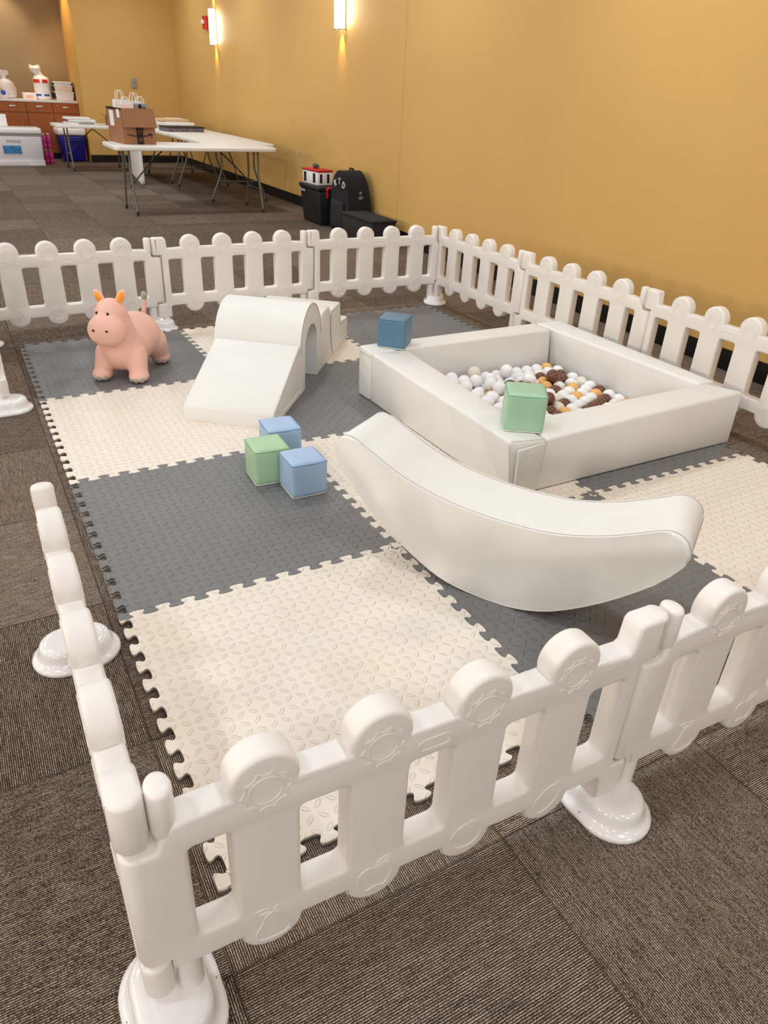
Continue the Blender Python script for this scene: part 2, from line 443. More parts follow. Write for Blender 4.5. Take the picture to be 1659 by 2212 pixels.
ME_P = curve_mesh('panel_body', [panel_outline()]+[h for h in holes], TH/2-BV, BV, -BV*.0, 3)
# shrink the outline by the bevel: rebuild with the outline pulled in through the curve's own offset
bpy.data.meshes.remove(ME_P)
ME_P = curve_mesh('panel_body', [panel_outline()]+[h for h in holes], TH/2-BV, BV, -BV, 3)
for v in ME_P.vertices: v.co = (v.co[0], -v.co[2], v.co[1])          # stand it up: x along, z up
print('PANEL', [round(f(v.co[i] for v in ME_P.vertices),4) for i in (0,1,2) for f in (min,max)])
finish(ME_P, M['fence'], True, 50)
bmx = bmesh.new(); bmx.from_mesh(ME_P); bmesh.ops.recalc_face_normals(bmx, faces=bmx.faces); bmx.to_mesh(ME_P); bmx.free()
def relief(name, paths, r=.0023):
    bm = BM()
    for pts, closed in paths: add_tube(bm, [(p[0], 0, p[1]) for p in pts], r, 6, True, closed)
    bmesh.ops.recalc_face_normals(bm, faces=bm.faces)
    me = bpy.data.meshes.new(name); bm.to_mesh(me); bm.free(); return finish(me, M['fence'])
sun = []
for k in range(10):
    a0 = 2*PI*k/10; a1 = 2*PI*(k+1)/10
    for i in range(6):
        t = i/6; rr = .0445-.0075*math.sin(PI*t)**.8; a = a0+(a1-a0)*t; sun.append((rr*math.cos(a), rr*math.sin(a)))
ME_SUN = relief('sun_relief', [(sun, True), (arc(0, 0, .029, 0, 2*PI, 32)[:-1], True)])
def cl(p, k=6): return [tuple(v) for v in catmull([Vector((a, b, 0)) for a, b in p], k)]
leaf = lambda x, y, s, w=.02: [(x, y), (x+s*w*.5, y+.009), (x+s*w*1.4, y+.009), (x+s*w*1.1, y-.002), (x+s*w*.4, y-.003)]
pear = cl([(0, .026), (-.014, .018), (-.02, .0), (-.033, -.024), (-.028, -.046), (0, -.052), (.028, -.046), (.033, -.024), (.02, 0), (.014, .018)])
apple = cl([(0, .02), (-.018, .026), (-.036, .012), (-.035, -.016), (-.02, -.042), (0, -.038), (.02, -.042), (.035, -.016), (.036, .012), (.018, .026)])
orange = cl([(0, .03), (-.024, .024), (-.038, .002), (-.033, -.026), (-.012, -.042), (.014, -.042), (.034, -.026), (.038, .002), (.026, .024)])
plum = cl([(.016, .034), (-.012, .026), (-.032, .0), (-.034, -.028), (-.018, -.046), (.004, -.042), (.026, -.02), (.036, .008), (.032, .028)])
stem = lambda: [(.0, .026), (.004, .036), (.012, .042)]
ME_FR = [relief('pear_relief', [(pear, True), (stem(), False), (cl(leaf(-.004, .034, -1), 4), True)]),
         relief('apple_relief', [(apple, True), ([(0, .02), (.004, .034)], False), (cl(leaf(.004, .034, 1), 4), True)]),
         relief('orange_relief', [(orange, True), ([(-.022, .02), (-.008, .034), (0, .03), (.014, .036), (.026, .022)], False)]),
         relief('plum_relief', [(plum, True), ([(.016, .034), (.02, .044)], False)])]
ME_SLOT = relief('handle_slot_relief', [(rrect(-.034, -.013, .034, .013, .0125, 8), True)])
bm = BM(); add_lathe(bm, [(.0235, 0), (.0245, .004), (.0245, .1)], n=18)
bmesh.ops.recalc_face_normals(bm, faces=bm.faces)
ME_LEG = bpy.data.meshes.new('leg'); bm.to_mesh(ME_LEG); bm.free(); finish(ME_LEG, M['fence'])
def knuckle(name, rx, ry, z0, z1):
    bm = BM(); b = .009
    prof = [(1-b/ry, z0), (1-.35*b/ry, z0+.25*b), (1, z0+b), (1, z1-b), (1-.3*b/ry, z1-.3*b), (1-b/ry, z1)]
    add_lathe(bm, prof, n=28)
    for v in bm.verts: v.co.x *= rx; v.co.y *= ry
    bmesh.ops.recalc_face_normals(bm, faces=bm.faces)
    me = bpy.data.meshes.new(name); bm.to_mesh(me); bm.free(); return finish(me, M['fence'], True, 60)
KN = [(knuckle('hinge_knuckle', .0265, .0278, .4915, .6025), 0), (knuckle('hinge_knuckle', .0265, .0278, .082, .174), 0), (knuckle('hinge_knuckle', .0262, .0278, .1855, .4785), LP)]
ME_EP = knuckle('end_post', .0215, .0276, .50, .602)
def make_panel():
    t = thing('picket_fence', 'x', 'fence panel', group='white picket fence panels of the play yard')
    inst('panel_body', ME_P, t)
    for me, x in KN: inst('hinge_knuckle', me, t, Matrix.Translation((x, 0, 0)))
    inst('end_post', ME_EP, t, Matrix.Translation((LP-.0495, 0, 0)))
    for side in (-1, 1):
        rz = Matrix.Rotation(0 if side < 0 else PI, 4, 'Z')
        y = side*(TH/2-.0004)
        for i, c in enumerate((.230, .430, .630, .828)):
            inst('sun_relief', ME_SUN, t, Matrix.Translation((U(c), y, .533)) @ rz)
            f = ME_FR[i if side < 0 else 3-i]
            inst(f.name.split('.')[0], f, t, Matrix.Translation((U(c), y, .178)) @ rz)
        inst('handle_slot_relief', ME_SLOT, t, Matrix.Translation((U(.53), y, .497)) @ rz)
    inst('leg', ME_LEG, t, Matrix.Translation((U(.035)-.013+.028, 0, .056)) )
    inst('leg', ME_LEG, t, Matrix.Translation((U(.975)-.003, 0, .056)) )
    return t
J = {'A': (-.165, -.183), 'N1': (.895, -.215), 'N2': (1.955, -.247), 'L1': (-.15, .903), 'L3': (-.166, 2.965), 'BL': (-.2, 4.09), 'B1': (.922, 4.13),
     'B2': (2.05, 4.165), 'BR': (3.165, 4.13), 'R1': (3.18, 3.06), 'R2': (3.2, 1.945), 'R3': (3.215, .84), 'R4': (3.22, -.26)}
PN = [('N1', 'A', 'white picket fence panel closest to the viewer, along the near edge of the mat'),
      ('N2', 'N1', 'white picket fence panel at the near right, running out of the picture on the right'),
      ('A', 'L1', 'white picket fence panel seen edge-on along the left side of the mat'),
      ('L3', 'BL', 'white picket fence panel at the far left edge, beyond the gap in the fence'),
      ('BL', 'B1', 'white picket fence panel behind the pink hippo'),
      ('B1', 'B2', 'white picket fence panel behind the foam arch and ramp, middle of the back row'),
      ('B2', 'BR', 'white picket fence panel of the back row in front of the black bench box'),
      ('BR', 'R1', 'white picket fence panel along the ochre wall, nearest the far right corner'),
      ('R1', 'R2', 'white picket fence panel along the ochre wall, second from the far right corner'),
      ('R2', 'R3', 'white picket fence panel along the ochre wall by the near right pit corner')]
proto = make_panel()
for i, (a, b, lab) in enumerate(PN):
    t = proto if i == 0 else copy_tree(proto)
    p, q = Vector(J[a]), Vector(J[b]); d = q-p
    t.location = (p.x, p.y, 0); t.rotation_euler = (0, 0, math.atan2(d.y, d.x)); t.scale = (d.length/LP, 1, 1); t['label'] = lab
# feet
def stadium(L, W, n=14):
    r = W/2; h = L/2-r
    return arc(h, 0, r, -PI/2, PI/2, n)+arc(-h, 0, r, PI/2, 1.5*PI, n)
def foot_mesh():
    bm = BM(); prof = [(L_-.032, W_-.024, z_) for L_, W_, z_ in [(.272, .2, 0), (.28, .208, .003), (.281, .209, .010), (.277, .205, .016), (.26, .19, .020), (.246, .178, .025), (.238, .17, .035), (.232, .164, .05), (.224, .156, .06), (.208, .142, .0655), (.176, .114, .067)]]
    rings = [[bm.verts.new((x, y, z)) for x, y in stadium(L, W)] for L, W, z in prof]
    n = len(rings[0])
    for A, B in zip(rings, rings[1:]):
        for k in range(n): bm.faces.new((A[k], A[(k+1) % n], B[(k+1) % n], B[k]))
    bm.faces.new(rings[0][::-1]); bm.faces.new(rings[-1])
    # scooped recesses on the two long sides, over the screw holes
    for v in bm.verts:
        x, y, z = v.co
        for s in (-1, 1):
            d = math.hypot(x/.03, (y-s*.09)/.045)
            if d < 1 and z > .012: v.co.z = z-(z-.012)*(1-d*d)*.75
    bmesh.ops.recalc_face_normals(bm, faces=bm.faces)
    me = bpy.data.meshes.new('foot_base'); bm.to_mesh(me); bm.free(); return finish(me, M['foot'], True, 60)
ME_F = foot_mesh()
bm = BM(); add_lathe(bm, [(.0055, 0), (.0055, .004)], n=12); bmesh.ops.recalc_face_normals(bm, faces=bm.faces)
ME_H = bpy.data.meshes.new('screw_hole'); bm.to_mesh(ME_H); bm.free(); finish(ME_H, M['black'])
bm = BM(); add_tube(bm, [(.033*math.cos(a), .033*math.sin(a), 0) for a in np.linspace(0, 2*PI, 28)[:-1]], .0016, 6, closed=True)
def make_foot():
    t = thing('fence_stand', 'x', 'fence foot', group='glossy white weighted feet of the fence')
    inst('base', ME_F, t)
    for s in (-1, 1): inst('screw_hole', ME_H, t, Matrix.Translation((0, s*.079, .0162)))
    return t
bm.free()
FT = [('A', 90, 'white oval fence foot at the near left corner, closest to the viewer'), ('N1', 94, 'white oval fence foot at the near right, between the two nearest panels'),
      ('L1', 0, 'white oval fence foot under the edge-on panel at the left'), ('L3', 2, 'white oval fence foot at the left edge, beyond the gap in the fence'),
      ('BL', 45, 'white oval fence foot at the far left corner, cut by the picture edge'), ('B1', 90, 'white oval fence foot behind the hippo'),
      ('B2', 90, 'white oval fence foot behind the foam steps'), ('BR', 60, 'white oval fence foot at the far right corner of the fence'),
      ('N2', 94, 'white oval fence foot past the right edge, under the near right panel'), ('R3', 0, 'white oval fence foot beside the near right corner of the ball pit'),
      ('R1', 0, 'white oval fence foot behind the far right corner of the ball pit'), ('R2', 0, 'white oval fence foot behind the right wall of the ball pit')]
pf = make_foot()
for i, (a, r, lab) in enumerate(FT):
    t = pf if i == 0 else copy_tree(pf)
    dx = {'R1': .06, 'R2': .06, 'R3': .05, 'A': .015, 'N1': .008}.get(a, 0)
    t.location = (J[a][0]+dx, J[a][1], 0); t.rotation_euler = (0, 0, math.radians(r)); t['label'] = lab

# ------------------------------------------------------------------ soft play set: ramp, arch, steps
ang = math.radians(50.8); SV = Vector((math.cos(ang), math.sin(ang), 0)); SW = Vector((-math.sin(ang), math.cos(ang), 0))
S0 = Vector((.977, 2.179, Z0))
def sf(s, w, z): return S0+SV*s+SW*w+Vector((0, 0, z))
def smooth_poly(p, k=4): return [(v.x, v.y) for v in catmull([Vector((a, b, 0)) for a, b in p], k)]
def seam_line(name, pts, parent, r=.0016, m='seam', closed=False):
    bm = BM(); add_tube(bm, pts, r, 5, True, closed); return obj(name, bm, M[m], parent)
def prism_thing(name, label, cat, prof, w0, w1, bev):
    t = thing(name, label, cat, sf((prof[0][0]), (w0+w1)/2, 0))
    inv = t.matrix_basis.inverted() if False else Matrix.Translation(-Vector(t.location))
    bm = BM(); add_prism(bm, prof, lambda p, k: inv @ sf(p[0], w1 if k else w0, p[1]), bev, 3)
    return t, bm, inv
RW = .475
# ramp
prof = [(0, 0), (0, .066), (.012, .082), (.455, .282), (.472, .284), (.478, .275), (.478, 0)]
t, bm, inv = prism_thing('foam_ramp', 'white vinyl foam wedge ramp leading up to the foam arch', 'foam ramp', prof, 0, RW, .009)
obj('body', bm, M['foam'], t)
seam_line('side_seam', [inv @ sf(.02, -.001, .072), inv @ sf(.455, -.001, .268), inv @ sf(.468, -.001, .27)], t)
seam_line('bottom_hem', [inv @ sf(.06, -.002, .03), inv @ sf(.472, -.002, .034)], t, .004, 'piping')
# arch
ri, ro, zc = .125, .224, .232; c0 = .482; cx = c0+ro
prof = [(c0, 0)]+[(cx-ro*math.cos(a), zc+ro*math.sin(a)) for a in np.linspace(0, PI, 28)]+[(c0+2*ro, 0), (c0+2*ro-.09, 0)]
prof += [(cx+ri*math.cos(a), zc-.01+ri*.95*math.sin(a)) for a in np.linspace(0, PI, 22)]+[(c0+.09, 0)]
t, bm, inv = prism_thing('foam_arch', 'white vinyl foam arch block with a tunnel, between the ramp and the steps', 'foam arch', prof, 0, RW+.012, .008)
obj('body', bm, M['foam'], t)
for w, nm in ((-.0008, 'end_seam'),):
    seam_line(nm, [inv @ sf(cx-(ro-.008)*math.cos(a), w, zc+(ro-.008)*math.sin(a)) for a in np.linspace(-.0, PI, 40)], t, .0018)
# steps
e0 = c0+2*ro+.012
prof = [(e0, 0), (e0, .31), (e0+.02, .335), (e0+.12, .345), (e0+.178, .34), (e0+.198, .322), (e0+.205, .298), (e0+.213, .287), (e0+.225, .294), (e0+.245, .3), (e0+.46, .298), (e0+.478, .288), (e0+.482, .27), (e0+.482, .165), (e0+.49, .155), (e0+.67, .153), (e0+.688, .143), (e0+.69, .13), (e0+.69, 0)]
t, bm, inv = prism_thing('foam_steps', 'white vinyl foam step block going down behind the arch', 'foam steps', prof, 0, RW+.01, .009)
obj('body', bm, M['foam'], t)
seam_line('crease', [inv @ sf(e0+.213, -.002, .282), inv @ sf(e0+.205, -.0025, .2), inv @ sf(e0+.23, -.002, .09), inv @ sf(e0+.27, -.001, .02)], t, .003)
seam_line('side_seam', [inv @ sf(e0+.245, -.001, .288), inv @ sf(e0+.468, -.001, .284), inv @ sf(e0+.47, -.001, .15), inv @ sf(e0+.675, -.001, .14)], t)
seam_line('bottom_hem', [inv @ sf(e0+.28, -.002, .03), inv @ sf(e0+.68, -.002, .032)], t, .004, 'piping')

# ------------------------------------------------------------------ rocker
RO = [(-.803, .425), (-.783, .466), (-.74, .477), (-.666, .444), (-.528, .381), (-.371, .343), (-.215, .329), (-.052, .334), (.054, .353), (.158, .387), (.253, .431), (.305, .456), (.343, .459), (.375, .438), (.389, .402), (.386, .37), (.325, .283), (.185, .156), (.04, .062), (-.08, .024), (-.19, .0185), (-.3, .027), (-.4, .057), (-.54, .138), (-.657, .23), (-.754, .335), (-.797, .392)]
rp = smooth_poly(RO, 3)
RP0 = Vector((1.2139, .4165, 0)); RD = Vector((.52992, -.84805, 0)); RN = Vector((.84805, .52992, 0)); RWd = .27
RC = RP0+RD*-.2+RN*.13; zs = .0018
t = thing('foam_rocker', 'large white vinyl banana-shaped foam rocker in front of the ball pit', 'foam rocker', RC)
inv = Matrix.Translation(-RC)
bm = BM(); add_prism(bm, rp, lambda p, k: inv @ (RP0+RD*p[0]+RN*(RWd*k)+Vector((0, 0, p[1]+zs))), .011, 3)
obj('body', bm, M['foam'], t, ang=50)
def inset(poly, d):
    n = len(poly); out = []
    for i in range(n):
        a, b = Vector(poly[i-1]), Vector(poly[(i+1) % n]); tg = (b-a).normalized(); out.append((poly[i][0]+tg.y*-d*-1 if False else poly[i][0]+(-tg.y)*-d*-1, poly[i][1]+tg.x*-d*-1))
    return out
def on_rocker(s, z, w): return inv @ (RP0+RD*s+RN*w+Vector((0, 0, z+zs)))
top = [p for p in rp[:3*16]]
seam_line('edge_seam', [on_rocker(p[0], p[1]+.0006, .010) for p in rp[2:42]], t, .0011)
seam_line('edge_seam', [on_rocker(p[0], p[1]+.0006, RWd-.010) for p in rp[2:42]], t, .0011)
seam_line('edge_seam', [on_rocker(p[0], p[1]-.0008, -.0005) for p in rp[48:78]], t, .0013, 'piping')
ez = [i for i, p in enumerate(rp) if p[0] > .36 and p[1] > .4][-1]
seam_line('end_seam', [on_rocker(rp[ez][0]+.001, rp[ez][1], w) for w in np.linspace(.01, RWd-.01, 8)], t, .0011)

# ------------------------------------------------------------------ ball pit
t = thing('ball_pit', 'square white vinyl foam ball pit with coloured balls inside', 'ball pit', (2.3, 1.8, Z0))
inv = Matrix.Translation(-Vector(t.location)); ZP = .29
def V3(x, y, z): return inv @ Vector((x, y, z))
def wallseg(nm, b, tp, bev=.014):
    bm = BM(); add_hexa(bm, [V3(*p, Z0) for p in b], [V3(*p, ZP) for p in tp], bev, 3)
    return obj(nm, bm, M['foam'], t)
wallseg('foam_wall', [(1.635, 1.125), (1.765, 1.125), (1.80, 2.335), (1.60, 2.335)], [(1.592, 1.112), (1.715, 1.078), (1.80, 1.36), (1.80, 1.36)][:0] or [(1.590, 1.116), (1.752, 1.076), (1.815, 2.335), (1.600, 2.335)])
wallseg('foam_wall', [(1.770, 1.122), (3.055, 1.122), (3.03, 1.30), (1.770, 1.30)], [(1.757, 1.080), (3.068, 1.135), (2.985, 1.30), (1.772, 1.285)])
wallseg('foam_wall', [(2.90, 1.305), (3.035, 1.305), (3.02, 2.49), (2.90, 2.49)], [(2.945, 1.305), (3.062, 1.305), (3.05, 2.505), (2.862, 2.505)])
wallseg('foam_wall', [(1.60, 2.34), (2.895, 2.36), (2.895, 2.49), (1.59, 2.46)], [(1.603, 2.34), (2.855, 2.352), (2.855, 2.51), (1.603, 2.49)])
bm = BM(); add_hexa(bm, [V3(1.652, 1.112, Z0+.003), V3(1.772, 1.112, Z0+.003), V3(1.772, 1.1195, Z0+.003), V3(1.652, 1.1235, Z0+.003)], [V3(1.610, 1.072, .265), V3(1.744, 1.068, .279), V3(1.744, 1.0765, .279), V3(1.610, 1.0845, .265)], .002, 2)
obj('fastening_flap', bm, M['velcro'], t)
for f in (.22, .34):
    seam_line('flap_stitching', [V3(1.652+.12*f, 1.1118, Z0+.01), V3(1.610+.134*f, 1.0716, .262)], t, .0004)
seam_line('corner_seam', [V3(1.60, 1.1165, ZP+.0005), V3(1.66, 1.1005, ZP+.0005), V3(1.742, 1.0825, ZP+.0005)], t, .0011)
seam_line('corner_seam', [V3(1.5925, 1.1155, .27), V3(1.612, 1.1185, .17), V3(1.634, 1.1235, .04)], t, .0011)
seam_line('corner_seam', [V3(1.605, 2.322, .291), V3(1.6, 2.322, .272), V3(1.6, 2.4, .268), V3(1.6, 2.478, .268)], t, .0022, 'piping')
bm = BM(); add_box(bm, V3(2.34, 1.83, Z0+.004), (1.14, 1.06, .006)); obj('pit_base', bm, M['foam'], t, smooth=False)

# balls settle in the pit
rng = np.random.RandomState(5); NB = 235; rb = .039
x0, x1, y0, y1, zf = 1.815+rb, 2.885-rb, 1.315+rb, 2.335-rb, Z0+.007+rb
P = np.zeros((NB, 3)); wgt = rng.rand(NB)
P[:, 0] = x0+(x1-x0)*np.clip(rng.beta(.9, 1.35, NB), 0, 1); P[:, 1] = y0+(y1-y0)*np.clip(rng.beta(1.2, 1.0, NB), 0, 1); P[:, 2] = zf+.3*rng.rand(NB)
for it in range(900):
    P[:, 2] -= .0035*(1 if it < 760 else .25)
    for _ in range(2):
        D = P[:, None]-P[None]; L = np.sqrt((D**2).sum(-1))+1e-9; np.fill_diagonal(L, 9)
        ovl = np.clip(2*rb-L, 0, None)
        P += (D/L[..., None]*ovl[..., None]*.36).sum(1)
        P[:, 0] = np.clip(P[:, 0], x0, x1); P[:, 1] = np.clip(P[:, 1], y0, y1); P[:, 2] = np.maximum(P[:, 2], zf)
ME_B = {}
for k in ('white', 'cream', 'brown', 'tan'):
    bm = BM(); bmesh.ops.create_uvsphere(bm, u_segments=24, v_segments=14, radius=rb*.985)
    me = bpy.data.meshes.new('ball'); bm.to_mesh(me); bm.free(); ME_B[k] = finish(me, M['ball_'+k], True, 180)
BLAB = {'white': 'glossy white plastic ball lying in the ball pit', 'cream': 'pearly cream plastic ball lying in the ball pit',
        'brown': 'chocolate brown plastic ball lying in the ball pit', 'tan': 'caramel yellow plastic ball lying in the ball pit'}
for i in range(NB):
    x, y, z = P[i]; u = rng.rand()
    mixed = x-(2.10+.78*(y-1.75))            # the coloured balls gather on the right
    if mixed > 0: k = 'brown' if u < .40 else 'tan' if u < .58 else 'cream' if u < .66 else 'white'
    else: k = 'white' if u < .90 else 'cream' if u < .96 else 'tan' if u < .98 else 'brown'
    o = inst('ball', ME_B[k]); o.location = P[i]; tag(o, BLAB[k], 'ball', k+' balls in the ball pit')

# ------------------------------------------------------------------ vinyl cubes
def soft_cube(label, mname, c, side, rz, z, h=None):
    h = h or side
    t = thing('soft_block', label, 'soft block', (c[0], c[1], z), rz, 'vinyl foam cubes')
    bm = BM(); bmesh.ops.create_cube(bm, size=2.); bmesh.ops.subdivide_edges(bm, edges=bm.edges, cuts=14, use_grid_fill=True)
    r = .16
    for v in bm.verts:
        p = v.co.copy(); q = Vector([max(-1+r, min(1-r, a)) for a in p]); d = p-q
        if d.length > 1e-6: p = q+d.normalized()*r
        b = [(1-p[i]*p[i]) for i in range(3)]
        for i in range(3):
            j, k = (i+1) % 3, (i+2) % 3
            if abs(p[i]) > 1-r-.001: p[i] *= 1+.02*b[j]*b[k]
        w = .012*mnoise.noise(Vector((p.x*2.2+c[0]*9, p.y*2.2+c[1]*5, p.z*1.6)))
        p.x += w*(abs(p.x) > .6); p.y += w*(abs(p.y) > .6)
        v.co = Vector((p.x*side/2, p.y*side/2, (p.z+1)*h/2))
    mn = min(v.co.z for v in bm.verts)
    for v in bm.verts: v.co.z = max(0, v.co.z-mn-.0015)
    o = obj('cover', bm, M[mname], t, ang=180)
    a = side/2*.925; zt = h*.985
    q = [(a, a), (-a, a), (-a, -a), (a, -a)]
    hs_ = side/2; c_, m_ = hs_*.972, hs_*1.014
    seam_line('lid_seam', [(-c_, -c_, zt*.965), (0, -m_, zt*.963), (c_, -c_, zt*.965), (m_, 0, zt*.963), (c_, c_, zt*.965), (0, m_, zt*.963), (-c_, c_, zt*.965), (-m_, 0, zt*.963)], t, .0021, 'seam_'+mname, True)
    pts = rrect(-a*1.03, -a*1.03, a*1.03, a*1.03, .012, 4)
    seam_line('base_edge', [(p[0], p[1], .0035) for p in pts], t, .0032, 'cubebase', True)
    return t
soft_cube('light blue vinyl cube on the mat, nearest of the three floor cubes', 'cube_blue', (.866, 1.556), .158, math.radians(-1), Z0)
soft_cube('sage green vinyl cube on the mat, touching the two light blue cubes', 'cube_green', (.770, 1.722), .157, math.radians(-3), Z0, .163)
soft_cube('light blue vinyl cube on the mat behind the green cube, next to the foam ramp', 'cube_blue', (.898, 1.893), .157, math.radians(-4), Z0, .163)
soft_cube('mint green vinyl cube on the front corner of the ball pit wall', 'cube_mint', (1.745, 1.238), .165, math.radians(-33), ZP+.0015, .165)
soft_cube('dark slate blue vinyl cube on the far left corner of the ball pit wall', 'cube_teal', (1.786, 2.418), .157, math.radians(-45), ZP+.0015, .16)

# ------------------------------------------------------------------ hippo hopper
t = thing('hopping_animal', 'pink rubber hippo hopping toy with orange ears on the grey mat', 'hippo toy', (.45, 3.167, Z0), math.radians(147.7))
bm = BM()
def cap(a, b, ra, rb_, n=7):
    a, b = Vector(a), Vector(b)
    for i in range(n):
        f = i/(n-1); r = ra+(rb_-ra)*f; add_ell(bm, a.lerp(b, f), (r, r, r), None, 20, 14)
add_ell(bm, (0, -.05, .17), (.124, .12, .13)); add_ell(bm, (-.012, -.24, .185), (.142, .145, .138)); add_ell(bm, (-.008, -.15, .165), (.128, .14, .12))
cap((0, -.03, .22), (.01, .0, .35), .104, .088)
add_ell(bm, (.012, .008, .368), (.088, .088, .09)); add_ell(bm, (.014, .078, .302), (.106, .084, .088))
for s in (-1, 1):
    cap((s*.075, -.03, .14), (s*.102, .005, .05), .07, .05); add_ell(bm, (s*.104, .018, .032), (.057, .062, .036))
    cap((s*.085, -.29, .14), (s*.115, -.33, .05), .085, .05); add_ell(bm, (s*.118, -.325, .032), (.055, .062, .036))
for v in bm.verts: v.co.z = max(v.co.z, 0)
me = bpy.data.meshes.new('body'); bm.to_mesh(me); bm.free()
o = bpy.data.objects.new('body', me); COL.objects.link(o)
md = o.modifiers.new('r', 'REMESH'); md.mode = 'VOXEL'; md.voxel_size = .0075
ms = o.modifiers.new('s', 'SMOOTH'); ms.factor = .5; ms.iterations = 9
dg = bpy.context.evaluated_depsgraph_get(); dg.update(); me2 = bpy.data.meshes.new_from_object(o.evaluated_get(dg), depsgraph=dg)
COL.objects.unlink(o); bpy.data.objects.remove(o); finish(me2, M['hippo'], True, 180); mz = min(v.co.z for v in me2.vertices)
for v in me2.vertices: v.co.z -= mz
inst('body', me2, t)
me2.update()
def snap(p, d):
    """nearest point of the body towards p along d"""
    from mathutils.bvhtree import BVHTree
    if not hasattr(snap, 't'): snap.t = BVHTree.FromPolygons([v.co[:] for v in me2.vertices], [tuple(f.vertices) for f in me2.polygons])
    h = snap.t.ray_cast(Vector(p), Vector(d).normalized())
    return (h[0], h[1]) if h[0] is not None else (Vector(p), Vector(d))
for s, tip, base in ((1, (.084, -.01, .482), (.052, .0, .43)), (-1, (-.062, -.01, .488), (-.036, .0, .432))):
    a, b = Vector(base), Vector(tip); ax = (b-a).normalized(); c = (a+b)/2
    yv = Vector((0, 1, 0)); yv = (yv-ax*yv.dot(ax)).normalized(); xv = yv.cross(ax)
    rot = Matrix((xv, yv, ax)).transposed()
    bm = BM(); add_ell(bm, c, (.024, .014, (b-a).length/2+.014), rot); e = obj('ear', bm, M['hippo'], t, ang=180)
    bm = BM(); add_ell(bm, c+yv*.0085+ax*.002, (.0165, .0075, (b-a).length/2+.001), rot); obj('inner_ear', bm, M['hippo_orange'], e, ang=180)
for x in (.058, -.006):
    p, n = snap((x, .3, .392), (0, -1, 0)); bm = BM(); add_ell(bm, p, (.0075, .004, .0105)); obj('eye', bm, M['black'], t, ang=180)
for x in (.057, -.016):
    p, n = snap((x, .4, .335), (0, -1, -.06)); bm = BM(); add_ell(bm, p+Vector((0, -.001, .002)), (.0125, .006, .0095)); e = obj('nostril', bm, M['hippo'], t, ang=180)
    bm = BM(); add_ell(bm, p+Vector((0, .0035, 0)), (.0068, .0035, .0072)); obj('nostril_hole', bm, M['black'], e, ang=180)
pts = []
for x in np.linspace(-.055, .085, 15):
    p, n = snap((x, .4, .262-.02*math.cos((x-.014)/.07*1.3)+.012), (0, -1, 0)); pts.append(p-Vector((0, .0016, 0)))
bm = BM(); add_tube(bm, pts, .002, 6); obj('mouth_line', bm, M['hippo'], t)
for fx, fy in ((.104, .018), (-.104, .018), (.118, -.325), (-.118, -.325)):
    for k in (-1, 0, 1):
        a = PI/2+k*.62; p, n = snap((fx+.2*math.cos(a), fy+.2*math.sin(a), .024), (-math.cos(a), -math.sin(a), 0))
        bm = BM(); add_ell(bm, p-Vector((math.cos(a), math.sin(a), 0))*.0035, (.0135, .0085, .0155), Matrix.Rotation(a-PI/2, 3, 'Z')); obj('toenail', bm, M['hippo_grey'], t, ang=180)
bm = BM(); add_tube(bm, [(-.03, -.33, .26), (-.036, -.352, .31), (-.04, -.36, .34), (-.042, -.36, .368)], [.017, .013, .0115, .011], 14); e = obj('tail', bm, M['hippo'], t, ang=180)
bm = BM(); add_ell(bm, (-.042, -.36, .386), (.0185, .0185, .026)); obj('tail_tip', bm, M['hippo_grey'], e, ang=180)

# ------------------------------------------------------------------ folding tables
def folding_table(label, x0, x1, y0, y1, h, along='x'):
    cx, cy = (x0+x1)/2, (y0+y1)/2
    t = thing('folding_table', label, 'folding table', (cx, cy, 0), 0, 'white folding tables')
    Lx, Ly = x1-x0, y1-y0
    me = curve_mesh('tabletop', [rrect(-Lx/2, -Ly/2, Lx/2, Ly/2, .07, 6)], .012, .012, -.012, 3)
    for v in me.vertices: v.co.z += h-.024
    finish(me, M['table'], True, 50); inst('tabletop', me, t)
    L, W = (Lx, Ly) if along == 'x' else (Ly, Lx)
    def m(a, b, z): return (a, b, z) if along == 'x' else (b, a, z)
    for s in (-1, 1):
        A = s*(L/2-.2)
        for k in (-1, 1):
            bm = BM(); pts = [m(A, k*W*.24, h-.05), m(A, k*W*.24, h*.58), m(A, k*W*.28, h*.42), m(A+s*.0, k*W*.385, .1), m(A, k*W*.4, .035)]
            add_tube(bm, pts, .0135, 8); lg = obj('leg', bm, M['legmetal'], t)
            bm = BM(); add_tube(bm, [m(A, k*W*.4, .05), m(A, k*W*.405, .0)], .017, 8); obj('foot_cap', bm, M['capblack'], lg)
        bm = BM(); add_tube(bm, [m(A, -W*.3, h*.36), m(A, W*.3, h*.36)], .009, 6); obj('crossbar', bm, M['legmetal'], t)
        bm = BM(); add_tube(bm, [m(A, -W*.24, h-.055), m(A, W*.24, h-.055)], .012, 6); obj('top_bar', bm, M['darkmetal'], t)
        bm = BM(); add_tube(bm, [m(A, 0, h*.36), m(A-s*.25, 0, h*.68), m(A-s*.48, 0, h-.05)], .009, 6); obj('brace', bm, M['darkmetal'], t)
    return t
HT = .79
folding_table('white folding table nearest the fence, with the open cardboard box on it', 1.64, 3.70, 8.93, 9.74, HT)
folding_table('white folding table along the ochre wall, holding the black-edged tray', 3.02, 4.02, 9.82, 12.0, .775, 'y')
folding_table('white folding table along the ochre wall in the far corner, covered with wrapped goods', 3.02, 4.02, 12.05, 14.05, .77, 'y')
folding_table('white folding table in front of the blue cooler, with papers on it', 1.68, 3.0, 14.12, 14.94, .735)
